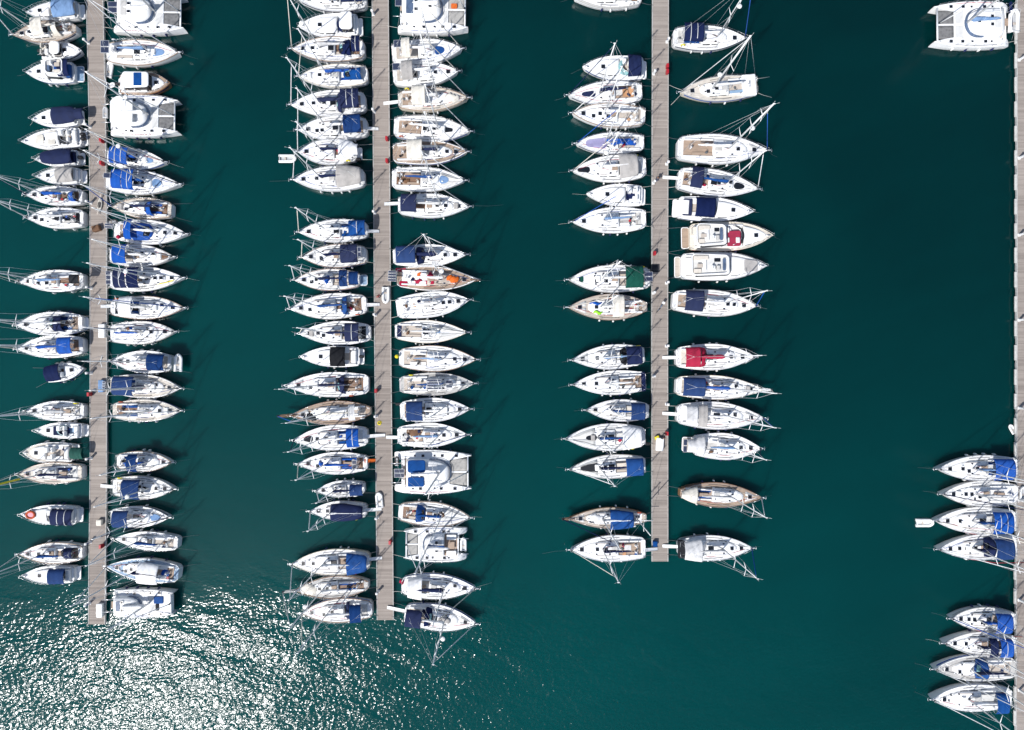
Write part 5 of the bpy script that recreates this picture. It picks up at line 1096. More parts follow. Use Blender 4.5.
 ('sailboat', -14.35, -5.885, 0.0301, 9.071, 3.115, 1553, 'white sloop with rounded royal blue bimini, fifteenth down, right of second pier', 'sailing yachts moored along the piers', 1.18, {'bim': [('blue_mid', 1.04, 3.1)], 'ob': 1, 'cover': 'white'}),
 ('sailboat', -14.694, -9.053, 0.0174, 9.017, 3.115, 1560, 'white sloop with brown tarpaulins in cockpit, sixteenth down, right of second pier', 'sailing yachts moored along the piers', 0.8, {'bundle': [('tarp', 'brown', 1.21, 3.18, 0.25, 0.6), ('tarp', 'cream', 1.87, 3.18, -0.25, 0.5)], 'gang': 'alloy', 'bench': 'teak', 'cover': 'blue_pale'}),
 ('catamaran', -15.142, -13.725, 0.0046, 9.947, 5.596, 1567, 'catamaran with round blue canopies and pale trampolines, seventeenth down, right of second pier', 'catamarans moored along the piers', 0.31, {'net': 'net_pale', 'solar': [(0.19, 1.49, -0.2, 0.2, 2.2, 2)], 'saloon': (1.76, 7.29), 'top': [('blue_mid', 2.0, 4.23, 0.05, 0.62)], 'pad': [('deck_cover', 'blue_mid', 1.96, 3.99, -0.6, -0.18, 2.35)]}),
 ('sailboat', -14.562, -18.819, -0.0755, 9.306, 3.115, 1574, 'white sloop with small blue hood, above a catamaran, eighteenth down, right of second pier', 'sailing yachts moored along the piers', 0.84, {'dodger': [('blue_mid', 2.39, 3.54)], 'bench': 'teak_pale', 'mat': [('brown', 5.14, 5.93, 0.3)]}),
 ('catamaran', -5.904, -23.01, 3.132, 7.956, 4.487, 1581, 'catamaran with teak cockpit and one grey trampoline, bow inward, nineteenth down, right of second pier', 'catamarans moored along the piers', 9.0, {'net': 'net_pale', 'saloon': (2.74, 5.37), 'bowin': 1, 'sole': 'teak', 'pad': [('deck_stripe', 'blue_mid', 2.65, 4.73, -0.05, 0.1, 2.36)], 'bridge': (0.9, 6.11), 'bgap': 1.41}),
 ('sailboat', -14.166, -28.289, -0.0301, 9.623, 3.167, 1588, 'sloop with square white awning and red bag aft, twentieth down, right of second pier', 'sailing yachts moored along the piers', 1.15, {'tent': [('white', 0.98, 2.79)], 'bundle': [('sail_bag', 'red', -0.29, 0.28, 0.3, 0.3)], 'cover': 'navy', 'thick': 0.3}),
 ('sailboat', -13.77, -31.853, -0.1313, 9.306, 3.273, 1595, 'sloop with indigo bimini, last at second pier end, twenty-first down, right of second pier', 'sailing yachts moored along the piers', 1.51, {'bim': [('navy', 0.35, 2.38)], 'gang': 'plastic_white', 'deck': 'w', 'cover': 'white', 'radar': 0.45, 'bundle': [('dinghy_bag', 'grey', 4.38, 5.97, 0, 0.5)], 'ganglen': 2.4, 'dodger': [('navy', 2.7, 3.67)]}),
 ('sailboat', 16.617, 47.377, -3.1241, 8.829, 2.914, 1602, 'white sloop showing only its hull side, cut by top, first down, left of third pier', 'sailing yachts moored along the piers', 1.5, {}),
 ('motorboat', 16.908, 38.161, 3.1382, 7.888, 3.104, 1609, 'white cruiser with navy cockpit canopy and teal screen, second down, left of third pier', 'motorboats moored along the piers', 1.18, {'tent': [('navy', 0.45, 2.14)], 'glassmat': 'glass_teal', 'screen': 3.39, 'c1': 7.1}),
 ('sailboat', 16.68, 35.087, -3.0847, 9.538, 3.168, 1616, 'white sloop with dark oval pad and orange cockpit cushions, third down, left of third pier', 'sailing yachts moored along the piers', 1.4, {'mat': [('navy', 5.97, 7.77, 0.28)], 'pad': [('seat_cushion', 'tan_orange', 1.09, 2.51, -0.4, 0.4, 0.3)], 'cover': 'navy', 'bench': 'teak'}),
 ('sailboat', 17.092, 31.919, 3.1073, 9.435, 3.104, 1623, 'white sloop with row of four small dark hatches, fourth down, left of third pier', 'sailing yachts moored along the piers', 0.98, {'hatches': (0.12, 0.36, 0.66, 0.9), 'sole': 'teak_pale', 'cover': 'white'}),
 ('sailboat', 16.933, 28.562, -3.1172, 8.8, 2.724, 1630, 'slim sloop with lilac foredeck pad and blue sail bag, fifth down, left of third pier', 'sailing yachts moored along the piers', 1.13, {'mat': [('purple', 4.79, 7.48, 0.55)], 'bundle': [('sail_bag', 'blue', 1.04, 2.78, 0.0, 0.45), ('sail_bag', 'blue', 2.62, 4.35, 0.1, 0.22)], 'cover': 'blue', 'furl': 'blue', 'deck': 'w'}),
 ('sailboat', 17.187, 25.425, -3.0845, 9.477, 3.421, 1637, 'white sloop with taupe awning and dark oval hatch, sixth down, left of third pier', 'sailing yachts moored along the piers', 0.86, {'tent': [('grey', 1.29, 3.65)], 'mat': [('glass_dark', 7.21, 8.85, 0.24)], 'bench': 'navy'}),
 ('motorboat', 16.75, 21.762, 3.1187, 7.226, 2.851, 1644, 'plain white motorboat with long bare foredeck, seventh down, left of third pier', 'motorboats moored along the piers', 1.29, {'pad': [('seat_cushion', 'navy', 0.68, 2.1, -0.5, 0.5)], 'glass': 0, 'screen': 2.45, 'c1': 6.65, 'sole': 'deck_white', 'pw': 2.2}),
 ('sailboat', 17.187, 18.774, -3.0964, 9.471, 3.294, 1651, 'white sloop with grey cockpit cushions, eighth down, left of third pier', 'sailing yachts moored along the piers', 0.85, {'pad': [('seat_cushion', 'grey', 1.12, 3.33, 0.1, 0.5), ('seat_cushion', 'grey', 1.28, 3.17, -0.5, -0.15)], 'cover': 'blue_pale', 'sole': 'deck_grey'}),
 ('sailboat', 17.725, 11.172, -3.1178, 10.571, 3.548, 1658, 'white sloop with dark green bimini and navy solar panel, ninth down, left of third pier', 'sailing yachts moored along the piers', 0.3, {'bim': [('green', 1.2, 3.43)], 'solar': [(-0.04, 1.02, -0.35, 0.35, 1.5, 2)], 'cover': 'white', 'pad': [('hatch_cover', 'green', 8.6, 9.01, -0.2, 0.2)]}),
 ('sailboat', 17.313, 7.473, -3.1332, 10.219, 3.358, 1665, 'teak-decked ketch with cream canopy and lime cover, tenth down, left of third pier', 'sailing yachts moored along the piers', 0.71, {'deck': 'p', 'rail': 'teak', 'bim': [('cream', 3.19, 4.65)], 'bundle': [('sail_bag', 'lime', 5.77, 6.93, 0.42, 0.22), ('sail_bag', 'blue', 5.83, 7.41, -0.3, 0.2)], 'mizzen': 2.49, 'classic': 1, 'sole': 'teak'}),
 ('sailboat', 16.997, 1.328, -3.07, 9.454, 3.168, 1672, 'white sloop with navy-black bimini and blue hood, eleventh down, left of third pier', 'sailing yachts moored along the piers', 1.02, {'bim': [('navy', 0.62, 2.57)], 'dodger': [('black', 2.47, 3.25)], 'cover': 'blue_pale'}),
 ('sailboat', 17.155, -2.092, -3.097, 9.439, 3.104, 1679, 'white sloop with navy transom strip, twelfth down, left of third pier', 'sailing yachts moored along the piers', 0.86, {'pad': [('transom_cushion', 'navy', 0.08, 0.58, -0.8, 0.8, 0.3)], 'cover': 'white', 'sole': 'teak'}),
 ('sailboat', 17.567, -5.893, 3.1244, 8.169, 2.851, 1686, 'short white sloop with blue bimini near pier, thirteenth down, left of third pier', 'sailing yachts moored along the piers', 0.46, {'bim': [('blue_mid', 0.79, 2.58)], 'cover': 'blue_mid'}),
 ('sailboat', 17.092, -9.136, -3.1148, 10.317, 3.484, 1693, 'white sloop with white boom tent and dark oval pad, fourteenth down, left of third pier', 'sailing yachts moored along the piers', 0.94, {'tent': [('white', 0.73, 3.12)], 'mat': [('glass_dark', 6.22, 7.64, 0.24)], 'ob': 1}),
 ('sailboat', 17.123, -12.81, -3.0898, 9.822, 3.041, 1700, 'white sloop with long black oval foredeck pad, navy canopy, fifteenth down, left of third pier', 'sailing yachts moored along the piers', 0.91, {'mat': [('black', 5.94, 8.37, 0.4)], 'bim': [('blue_mid', 0.57, 2.74)], 'cover': 'navy'}),
 ('sailboat', 17.25, -19.589, -3.1357, 10.06, 2.661, 1707, 'wooden ketch with white dinghy and blue awning, sixteenth down, left of third pier', 'sailing yachts moored along the piers', 0.79, {'deck': 'p', 'rail': 'teak', 'classic': 1, 'hull': 'hull_wood', 'sprit': 0.8, 'bundle': [('upturned_dinghy', 'white', 5.58, 7.28, 0, 0.6)], 'tent': [('blue_mid', 1.88, 4.83)], 'mizzen': 1.32}),
 ('sailboat', 17.123, -23.453, -3.1243, 9.715, 3.358, 1714, 'white sloop with teak cockpit, last on this side, seventeenth down, left of third pier', 'sailing yachts moored along the piers', 0.92, {'sole': 'teak', 'bench': 'teak', 'gang': 'alloy', 'bowline': 4, 'pad': [('seat_cushion', 'grey_pale', 1.84, 2.72, -0.3, 0.4)]}),
 ('sailboat', 20.715, 42.084, -0.0279, 9.198, 3.104, 1721, 'white sloop with square navy bimini, topmost, first down, right of third pier', 'sailing yachts moored along the piers', 0.47, {'bim': [('navy', 0.96, 3.43)], 'mh': 13.6, 'radar': 0.55}),
 ('sailboat', 31.441, 35.91, -3.0437, 9.969, 3.168, 1728, 'grey-hulled sloop with square white stern deck, bow to pier, second down, right of third pier', 'sailing yachts moored along the piers', 9.0, {'deck': 'b', 'hull': 'hull_cream', 'rail': 'deck_grey', 'pad': [('stern_deck', 'white', 0.25, 1.99, -0.85, 0.85, 0.35)], 'bowin': 1, 'mh': 14.2, 'radar': 0.3, 'mr': 0.13, 'bench': 'deck_blue', 'bgap': 0.98}),
 ('sailboat', 21.257, 27.862, -0.0344, 11.501, 3.801, 1735, 'large white yacht with teak cockpit and big radar mast, third down, right of third pier', 'sailing yachts moored along the piers', 1.06, {'sole': 'teak', 'bench': 'teak', 'mh': 15.2, 'radar': 0.5, 'mr': 0.12, 'deck': 'w', 'cover': 'white'}),
 ('sailboat', 21.321, 24.002, -0.1416, 10.337, 3.421, 1742, 'white yacht with indigo bimini band and dark oval pad, fourth down, right of third pier', 'sailing yachts moored along the piers', 1.13, {'bim': [('navy', 1.27, 2.77, 'white')], 'mat': [('glass_dark', 7.16, 8.53, 0.3)], 'gang': 'plastic_white', 'mh': 13.8}),
 ('motorboat', 21.346, 20.266, -0.0624, 9.655, 3.104, 1749, 'white motor yacht with navy windows and navy seats, fifth down, right of third pier', 'motorboats moored along the piers', 1.17, {'bim': [('navy', 1.94, 4.43, 1.5)], 'pad': [('seat_cushion', 'navy', 0.57, 1.68, -0.7, 0.7, 0.4)], 'screen': 4.93, 'glassmat': 'glass_dark', 'c1': 8.98, 'sole': 'teak_pale', 'plat': (0.6,)}),
 ('motorboat', 22.795, 16.429, 0.0183, 10.651, 3.738, 1756, 'cream motor yacht with red sunpad and teak swim platform, sixth down, right of third pier', 'motorboats moored along the piers', 2.62, {'hull': 'hull_cream', 'deck': 'b', 'rail': 'hull_cream', 'pad': [('sun_cover', 'maroon', 4.72, 6.3, -0.72, 0.3, 0.7), ('seat_cushion', 'cream', 0.21, 2.26, 0.1, 0.6, 1.0)], 'stripe': 'red', 'fly': (0.7, 4.06), 'plat': (0.9, 'teak'), 'screen': 6.99, 'c1': 9.8, 'pw': 2.8, 'glassmat': 'glass_dark'}),
 ('motorboat', 21.702, 12.654, 0.0053, 10.953, 3.674, 1763, 'white flybridge motor yacht with beige bow pad, seventh down, right of third pier', 'motorboats moored along the piers', 1.53, {'fly': (1.17, 5.53), 'mat': [('grey', 7.96, 9.7, 0.45)], 'plat': (0.7, 'teak_pale'), 'screen': 6.13, 'c1': 10.3, 'glassmat': 'glass_dark', 'pw': 2.6}),
 ('sailboat', 20.619, 8.289, -0.0704, 10.738, 3.389, 1770, 'white sloop with navy bimini and grey rail, eighth down, right of third pier', 'sailing yachts moored along the piers', 0.46, {'bim': [('navy', 1.19, 3.52)], 'sole': 'teak', 'rail': 'deck_grey'}),
 ('sailboat', 21.066, 0.987, 0.0083, 9.949, 3.358, 1777, 'white sloop with crimson bimini and crimson sail cover, ninth down, right of third pier', 'sailing yachts moored along the piers', 0.91, {'bim': [('red', 0.79, 2.64)], 'dodger': [('red', 2.92, 3.85)], 'cover': 'red', 'gang': 'alloy', 'thick': 0.3}),
 ('sailboat', 21.066, -2.681, -0.0424, 11.189, 3.104, 1784, 'cream-railed sloop with white-centred blue bimini and bowsprit, tenth down, right of third pier', 'sailing yachts moored along the piers', 0.9, {'bim': [('blue_mid', 0.48, 3.26, 'white')], 'cover': 'blue', 'sprit': 0.9, 'spritmat': 'spar_white', 'rail': 'hull_cream', 'thick': 0.28}),
 ('sailboat', 21.193, -6.252, -0.0498, 11.098, 3.548, 1791, 'white sloop with grey bimini and white gangway, eleventh down, right of third pier', 'sailing yachts moored along the piers', 1.03, {'bim': [('grey_pale', 0.71, 2.14), ('grey', 2.26, 3.38)], 'gang': 'plastic_white', 'cover': 'white'}),
 ('sailboat', 23.289, -10.277, -0.0456, 8.587, 3.421, 1798, 'white sloop with teak swim platform and grey cockpit, twelfth down, right of third pier', 'sailing yachts moored along the piers', 3.12, {'plat': (1.3, 'teak_pale'), 'tent': [('grey_pale', -1.1, 1.08)], 'cover': 'blue_pale', 'solar': [(-1.59, -1.09, -0.5, 0.5, 1.2, 2)]}),
 ('sailboat', 21.576, -16.405, -0.0521, 10.463, 3.168, 1805, 'brown wooden yacht with beige stern awning, thirteenth down, right of third pier', 'sailing yachts moored along the piers', 1.39, {'deck': 't', 'hull': 'hull_wood', 'rail': 'teak_dark', 'tent': [('cream', -0.17, 1.85)], 'sole': 'teak', 'classic': 1, 'mh': 12.5, 'spar': 'spar_white'}),
 ('sailboat', 21.384, -23.548, 0.0179, 9.379, 3.231, 1812, 'sloop with pale grey awning and black stern, fourteenth down, right of third pier', 'sailing yachts moored along the piers', 1.19, {'tent': [('grey_pale', 0.46, 2.69)], 'pad': [('stern_cushion', 'black', -0.11, 0.68, -0.7, 0.7, 0.5)], 'mh': 12.5, 'cover': 'grey_pale', 'gang': 'alloy'}),
 ('catamaran', 64.028, 43.692, -3.1271, 10.098, 5.912, 1819, 'large white catamaran with navy davit bar, first down, left of right-edge pier', 'catamarans moored along the piers', 1.19, {'net': 'net', 'saloon': (1.69, 6.11), 'pad': [('davit_bar', 'navy', 0.4, 0.73, -0.85, 0.25, 1.9)], 'bridge': (0.77, 7.44), 'cover': 'blue_pale'}),
 ('sailboat', 64.848, -13.149, -3.1262, 10.471, 3.272, 1826, 'sloop with bright blue canopy, topmost of the upper four, second down, left of right-edge pier', 'sailing yachts moored along the piers', 0.32, {'bim': [('blue', 1.63, 4.15)], 'cover': 'blue_pale'}),
 ('sailboat', 64.953, -16.526, 3.1388, 10.049, 3.377, 1833, 'sloop with bare white stern, between two blue-canopied yachts, third down, left of right-edge pier', 'sailing yachts moored along the piers', 0.2, {'sole': 'deck_white', 'bench': 'deck_white', 'cover': 'grey_pale'}),
 ('sailboat', 64.584, -19.956, 3.1378, 10.521, 3.377, 1840, 'sloop with bright blue canopy, white tender at its bow, fourth down, left of right-edge pier', 'sailing yachts moored along the piers', 0.56, {'redline': 1, 'bim': [('blue', 1.58, 4.03)], 'cover': 'blue_mid'}),
 ('sailboat', 64.742, -23.175, -3.1044, 10.292, 3.272, 1847, 'sloop with blue canopy and navy hood, red mooring rope, fifth down, left of right-edge pier', 'sailing yachts moored along the piers', 0.39, {'redline': 1, 'bim': [('blue_mid', 1.59, 3.91)], 'dodger': [('navy', 3.48, 4.65)], 'cover': 'navy'}),
 ('sailboat', 64.531, -32.753, 3.1019, 8.424, 3.034, 1854, 'sloop with wide bright blue canopy, topmost of lower four, sixth down, left of right-edge pier', 'sailing yachts moored along the piers', 0.59, {'redline': 1, 'bim': [('blue', 1.61, 3.62)], 'cover': 'blue'}),
 ('sailboat', 64.584, -35.787, 3.1184, 9.419, 2.955, 1861, 'sloop with dark and bright blue canopies, seventh down, left of right-edge pier', 'sailing yachts moored along the piers', 0.53, {'bim': [('navy', 3.53, 4.56), ('blue', 1.6, 3.19)], 'cover': 'navy'}),
 ('sailboat', 64.584, -38.901, 3.1392, 10.653, 3.272, 1868, 'grey-decked sloop with blue hood and bare stern, eighth down, left of right-edge pier', 'sailing yachts moored along the piers', 0.52, {'deck': 'g', 'dodger': [('blue_mid', 4.24, 5.67)], 'rail': 'gelcoat', 'cover': 'navy'}),
 ('sailboat', 64.135, -42.7, -3.1354, 10.467, 3.377, 1875, 'sloop with navy stern canopy, lowest by right-edge pier, ninth down, left of right-edge pier', 'sailing yachts moored along the piers', 0.97, {'bim': [('blue_mid', 1.64, 3.18)], 'cover': 'white'}),
]
PIERS = [
 ('long grey plank pier furthest left, ending in the sun glitter', [(-54.266, 54.912), (-53.917, 47.16), (-53.62, 34.239), (-53.465, 21.319), (-53.439, 9.69), (-53.452, -14.859), (-53.594, -25.195), (-53.659, -33.516)], 2.222, 0),
 ('long plank pier left of centre with most yachts on both sides', [(-17.184, 54.912), (-17.029, 47.16), (-16.926, 34.239), (-16.835, 21.319), (-16.719, 3.876), (-16.564, -10.982), (-16.37, -32.947)], 2.184, 0),
 ('shortest plank pier, right of centre, ending over open water', [(19.187, 54.912), (19.187, 47.16), (19.11, 21.319), (19.084, 1.938), (19.122, -25.389)], 2.145, 0),
 ('plank pier along the right picture edge with pale fender blocks', [(66.321, 54.912), (66.321, 47.16), (66.308, 1.938), (66.231, -25.195), (66.179, -54.912)], 2.196, 1),
]
POSTS = [
 ('white service pedestal, first down left edge of leftmost pier', -54.694, 41.604, 0.55, 0.0, 'white service pedestals on the piers'),
 ('white service pedestal, second down left edge of leftmost pier', -54.483, 30.751, 0.55, 0.0, 'white service pedestals on the piers'),
 ('white service pedestal, third down left edge of leftmost pier', -54.369, 20.931, 0.55, 0.0, 'white service pedestals on the piers'),
 ('white service pedestal, fourth down left edge of leftmost pier', -54.344, 9.949, 0.55, 0.0, 'white service pedestals on the piers'),
 ('white service pedestal, fifth down left edge of leftmost pier', -54.35, -1.034, 0.55, 0.0, 'white service pedestals on the piers'),
 ('white service pedestal, sixth down left edge of leftmost pier', -54.355, -12.016, 0.55, 0.0, 'white service pedestals on the piers'),
 ('white service pedestal, seventh down left edge of leftmost pier', -54.467, -22.869, 0.55, 0.0, 'white service pedestals on the piers'),
 ('white service pedestal, eighth down left edge of leftmost pier', -54.542, -30.751, 0.55, 0.0, 'white service pedestals on the piers'),
 ('white service pedestal, first down left edge of second pier', -17.899, 45.287, 0.55, 0.0, 'white service pedestals on the piers'),
 ('white service pedestal, second down left edge of second pier', -17.8, 32.689, 0.55, 0.0, 'white service pedestals on the piers'),
 ('white service pedestal, third down left edge of second pier', -17.709, 19.639, 0.55, 0.0, 'white service pedestals on the piers'),
 ('white service pedestal, fourth down left edge of second pier', -17.621, 6.46, 0.55, 0.0, 'white service pedestals on the piers'),
 ('white service pedestal, fifth down left edge of second pier', -17.495, -6.589, 0.55, 0.0, 'white service pedestals on the piers'),
 ('white service pedestal, sixth down left edge of second pier', -17.373, -19.639, 0.55, 0.0, 'white service pedestals on the piers'),
 ('white service pedestal, seventh down left edge of second pier', -17.288, -29.2, 0.55, 0.0, 'white service pedestals on the piers'),
 ('white service pedestal, first down left edge of third pier', 18.293, 37.599, 0.55, 0.0, 'white service pedestals on the piers'),
 ('white service pedestal, second down left edge of third pier', 18.25, 23.515, 0.55, 0.0, 'white service pedestals on the piers'),
 ('white service pedestal, third down left edge of third pier', 18.228, 9.303, 0.55, 0.0, 'white service pedestals on the piers'),
 ('white service pedestal, fourth down left edge of third pier', 18.223, -1.421, 0.55, 0.0, 'white service pedestals on the piers'),
 ('white service pedestal, first down right edge of third pier', 20.036, 41.733, 0.55, 3.1416, 'white service pedestals on the piers'),
 ('white service pedestal, second down right edge of third pier', 19.989, 25.97, 0.55, 3.1416, 'white service pedestals on the piers'),
 ('white service pedestal, third down right edge of third pier', 19.961, 10.595, 0.55, 3.1416, 'white service pedestals on the piers'),
 ('white service pedestal, fourth down right edge of third pier', 19.95, 2.455, 0.55, 3.1416, 'white service pedestals on the piers'),
 ('white service pedestal, fifth down right edge of third pier', 19.959, -5.039, 0.55, 3.1416, 'white service pedestals on the piers'),
 ('white service pedestal, first down left edge of right-edge pier', 65.507, 39.408, 0.55, 0.0, 'white service pedestals on the piers'),
 ('white service pedestal, second down left edge of right-edge pier', 65.507, 26.746, 0.55, 0.0, 'white service pedestals on the piers'),
 ('white service pedestal, third down left edge of right-edge pier', 65.507, 16.797, 0.55, 0.0, 'white service pedestals on the piers'),
 ('white service pedestal, fourth down left edge of right-edge pier', 65.507, 5.814, 0.55, 0.0, 'white service pedestals on the piers'),
 ('white service pedestal, fifth down left edge of right-edge pier', 65.507, -5.556, 0.55, 0.0, 'white service pedestals on the piers'),
 ('white service pedestal, sixth down left edge of right-edge pier', 65.507, -17.443, 0.55, 0.0, 'white service pedestals on the piers'),
 ('white service pedestal, seventh down left edge of right-edge pier', 65.507, -30.363, 0.55, 0.0, 'white service pedestals on the piers'),
 ('white service pedestal, eighth down left edge of right-edge pier', 65.507, -41.992, 0.55, 0.0, 'white service pedestals on the piers'),
]
FIRES = [
 ('upper red hose box opposite the big catamaran, leftmost pier', -52.728, 28.813, 0.55, 0.0, 'red fire hose boxes on the piers'),
 ('lower red hose box beside blue-bimini sloops, leftmost pier', -52.693, 25.906, 0.55, 0.0, 'red fire hose boxes on the piers'),
 ('red hose box at pier edge below the small runabout', -54.273, -3.747, 0.55, 3.141592653589793, 'red fire hose boxes on the piers'),
 ('dark red hose box near lower end of leftmost pier', -52.741, -23.257, 0.55, 0.0, 'red fire hose boxes on the piers'),
 ('red hose box beside teak-cockpit cruiser, second pier', -16.082, 29.071, 0.55, 0.0, 'red fire hose boxes on the piers'),
 ('red hose box beside brown teak-decked yacht, second pier', -16.062, 26.229, 0.55, 0.0, 'red fire hose boxes on the piers'),
 ('red hose box near long sloop with teak benches', -17.452, -3.295, 0.55, 3.141592653589793, 'red fire hose boxes on the piers'),
 ('upper red hose box of the touching pair, third pier', 19.949, 38.374, 0.55, 0.0, 'red fire hose boxes on the piers'),
 ('lower red hose box of the touching pair, third pier', 19.947, 37.663, 0.55, 0.0, 'red fire hose boxes on the piers'),
 ('red hose box above the green-canopied sloop', 18.312, 14.342, 0.55, 3.141592653589793, 'red fire hose boxes on the piers'),
 ('red hose box beside the white cart, third pier', 19.887, -8.786, 0.55, 0.0, 'red fire hose boxes on the piers'),
 ('dark red hose box near foot of second pier', -15.653, -22.74, 0.55, 0.0, 'red fire hose boxes on the piers'),
]
DINGHIES = [
 ('white dinghy floating bow down beside leftmost pier, under black-panelled yacht', -52.306, 38.319, -0.08, 2.08, 1.396, 'plastic_white', 0, 'small tenders and dinghies', 'plastic_white'),
 ('white tender with grey floor behind the varnished motor launch', -52.176, 36.302, -0.08, 1.3, 0.349, 'plastic_white', 0, 'small tenders and dinghies', 'rubber_grey'),
 ('grey tender hung behind catamaran with grey split trampolines', -51.9, 32.214, 1.5, 1.43, 1.571, 'rubber_grey', 0, 'small tenders and dinghies', 'rubber_grey'),
 ('white inflatable on the stern of striped-bimini sloop', -42.857, 0.257, 0.9, 2.21, 1.536, 'plastic_white', 0, 'small tenders and dinghies', 'rubber_grey'),
 ('white tender with yellow-green tip drifting outside second pier yachts', -29.146, 26.804, -0.08, 2.21, 0.0, 'plastic_white', 0, 'small tenders and dinghies', 'rubber_grey'),
 ('white tender upright on second pier beside the orange-bagged yacht', -16.274, 9.041, 0.58, 2.08, -1.571, 'plastic_white', 0, 'small tenders and dinghies', 'rubber_grey'),
 ('white dinghy lying on second pier near the navy-tented sloop', -17.114, -17.437, 0.58, 1.95, 1.658, 'plastic_white', 0, 'small tenders and dinghies', 'plastic_white'),
 ('white tender under stern of catamaran with teak cockpit', -6.214, -22.934, 1.3, 1.69, 1.571, 'plastic_white', 0, 'small tenders and dinghies', 'rubber_grey'),
 ('white tender hanging behind round-canopied catamaran', -14.701, -12.272, 1.5, 1.17, 1.571, 'rubber', 0, 'small tenders and dinghies', 'rubber_grey'),
 ('white tender behind the large navy-barred catamaran', 63.908, 43.797, 1.6, 2.86, 1.536, 'plastic_white', 0, 'small tenders and dinghies', 'rubber_grey'),
 ('white inflatable tied to right-edge pier above the yachts', 64.935, -8.32, 0.0, 1.3, 2.094, 'plastic_white', 0, 'small tenders and dinghies', 'rubber_grey'),
 ('white tender tied to bow of blue-canopied yacht', 53.543, -20.493, -0.08, 2.21, 0.0, 'plastic_white', 0, 'small tenders and dinghies', 'plastic_white'),
 ('white tender stowed upright on right-edge pier behind bare-sterned sloop', 65.873, -16.533, 0.58, 1.69, 1.571, 'plastic_white', 0, 'small tenders and dinghies', 'rubber_grey'),
 ('dark tender beside outrigged stern of solar-paired sloop', -51.755, 18.549, 0.2, 1.3, 0.175, 'rubber', 0, 'small tenders and dinghies', 'rubber_grey'),
]
BOXES = [
 ('white flat dock box at pier edge beside white-awning sloop', -52.78, 4.393, 0.55, 1.571, 'plastic_white', (1.7, 0.75, 0.4)),
 ('white dock box near lower end of leftmost pier', -53.039, -31.914, 0.55, 1.571, 'plastic_white', (1.0, 0.7, 0.45)),
 ('second white dock box nearest the end of leftmost pier', -53.039, -31.139, 0.55, 1.571, 'plastic_white', (0.8, 0.7, 0.45)),
 ('cream storage box on leftmost pier beside navy-bimini sloop', -53.103, -20.285, 0.55, 1.571, 'cream', (0.7, 0.6, 0.45)),
 ('brown crate heap corner box near solar-paired sloop', -53.491, 17.572, 0.55, 0.3, 'brown', (0.9, 0.7, 0.5)),
 ('blue storage box at foot of third pier', 18.412, -22.999, 0.55, 1.571, 'blue_mid', (0.6, 0.5, 0.5)),
 ('white handcart box with yellow lid side on third pier', 18.993, -10.207, 0.55, 1.5, 'plastic_white', (1.6, 0.9, 0.5)),
 ('small yellow box touching the white handcart box', 18.67, -9.367, 0.55, 0.4, 'yellow', (0.5, 0.4, 0.4)),
 ('grey bench box on leftmost pier beside yellowed-deck sloop', -52.871, -2.713, 0.55, 1.571, 'blue_pale', (1.5, 0.6, 0.4)),
]
PEOPLE = [
 ('person in dark shirt and blue jeans standing on third pier', 18.541, 23.774, 0.55, 0.6, (0.05, 0.05, 0.07), (0.06, 0.09, 0.2)),
 ('person in grey shirt on third pier beside the white handcart box', 19.316, -9.303, 0.55, 2.2, (0.1, 0.1, 0.11), (0.05, 0.05, 0.06)),
 ('person in red shirt on second pier beside upright white tender', -17.055, 8.786, 0.55, 2.5, (0.4, 0.04, 0.05), (0.06, 0.06, 0.08)),
]
BIKES = [
 ('bicycle with white basket standing on third pier near the lime-covered ketch', 19.058, 7.429, 0.55, 1.0),
]
COILS = [
 ('yellow rope coil on second pier near dark-dinghy yacht', -17.12, -7.494, 0.55, 'yellow'),
]
MATS_ON_PIER = [
 ('dark square rubber mat on third pier behind the green-canopied sloop', 18.541, 12.533, 0.55, 1.05, 1.05, 'black'),
]
KAYAKS = [
 ('pale kayak lying along leftmost pier beside beige bow-in sloop', -53.168, 20.673, 0.56, 1.95, 1.45, 'cream'),
]


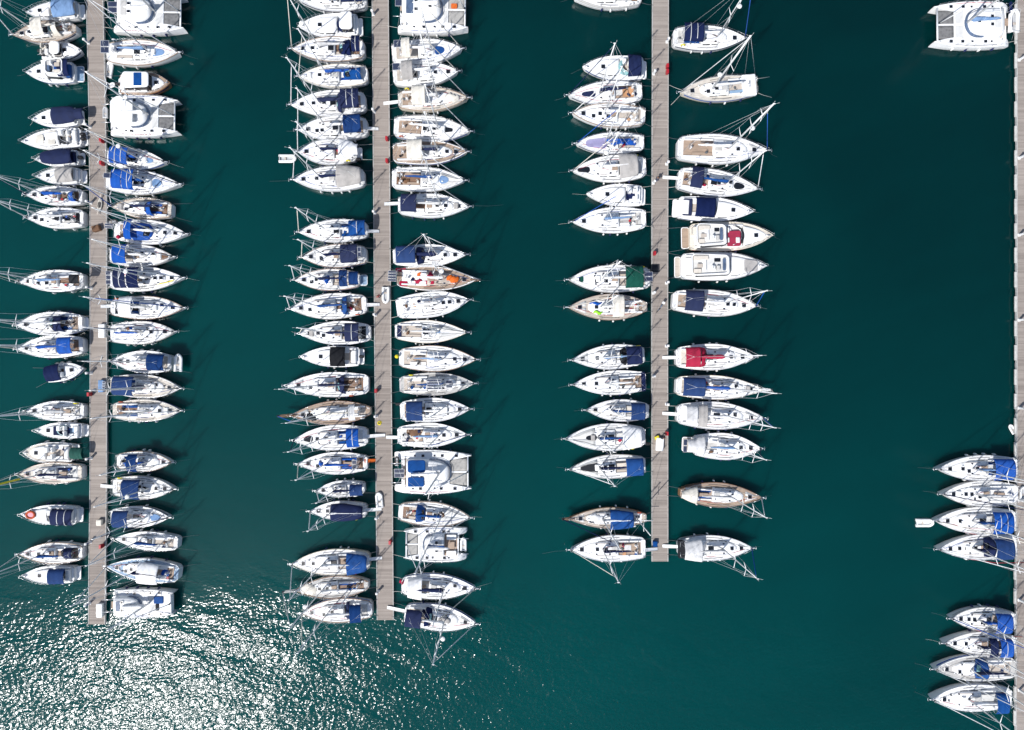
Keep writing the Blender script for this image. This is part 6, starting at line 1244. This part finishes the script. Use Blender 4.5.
for rec in BOATS:
    kind, x, y, rz, L, B, seed, label, group, gap, o = rec
    rng = random.Random(seed)
    root = thing(kind if kind != 'motorboat' else o.pop('name', 'motorboat'), label, kind if not o.get('cat') else o['cat'], (x, y, rng.uniform(-.02, .02)), rz, group)
    BUILD[kind](root, L, B, rng, o, gap)
for rec in PIERS: pier(*rec)
for rec in POSTS: service_post(*rec)
for rec in FIRES: fire_box(*rec)
for rec in DINGHIES: dinghy(*rec)
for rec in BOXES: dock_box(*rec)
for rec in PEOPLE: person(*rec)
for rec in BIKES: bicycle(*rec)
for rec in COILS: rope_coil(*rec)
for rec in MATS_ON_PIER: deck_mat(*rec)
for rec in KAYAKS: kayak(*rec)

# water sheet reaching the horizon
s = 3000.
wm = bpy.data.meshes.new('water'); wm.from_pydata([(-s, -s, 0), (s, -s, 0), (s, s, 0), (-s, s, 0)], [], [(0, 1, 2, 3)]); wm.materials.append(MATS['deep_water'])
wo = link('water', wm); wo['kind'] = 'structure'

# ------------------------------------------------------------------ camera, sun, sky
H = 90.
cam = bpy.data.cameras.new('camera'); co = bpy.data.objects.new('camera', cam); COL.objects.link(co)
cam.sensor_width = 36; cam.lens = 36 * H / (1024 * .13); cam.clip_start = 1; cam.clip_end = 6000; co.location = (0, 0, H); sc.camera = co
EL = R(52.); az = Vector((-.67, -.742)).normalized()
d = Vector((az.x * math.cos(EL), az.y * math.cos(EL), math.sin(EL)))
li = bpy.data.lights.new('sun', 'SUN'); li.energy = 5.0; li.angle = R(.53); li.color = (1, .975, .945)
lo = bpy.data.objects.new('sun', li); COL.objects.link(lo); lo.location = (-60, -70, 120); lo.rotation_euler = d.to_track_quat('Z', 'Y').to_euler()
w = bpy.data.worlds.new('World'); sc.world = w; w.use_nodes = True
nt = w.node_tree; sky = nt.nodes.new('ShaderNodeTexSky'); sky.sky_type = 'NISHITA'; sky.sun_disc = False; sky.sun_elevation = EL
sky.sun_rotation = math.atan2(az.x, az.y)
nt.nodes['Background'].inputs[1].default_value = .115; nt.links.new(sky.outputs[0], nt.nodes['Background'].inputs[0])
sc.view_settings.view_transform = 'Standard'; sc.view_settings.look = 'None'; sc.view_settings.exposure = 0
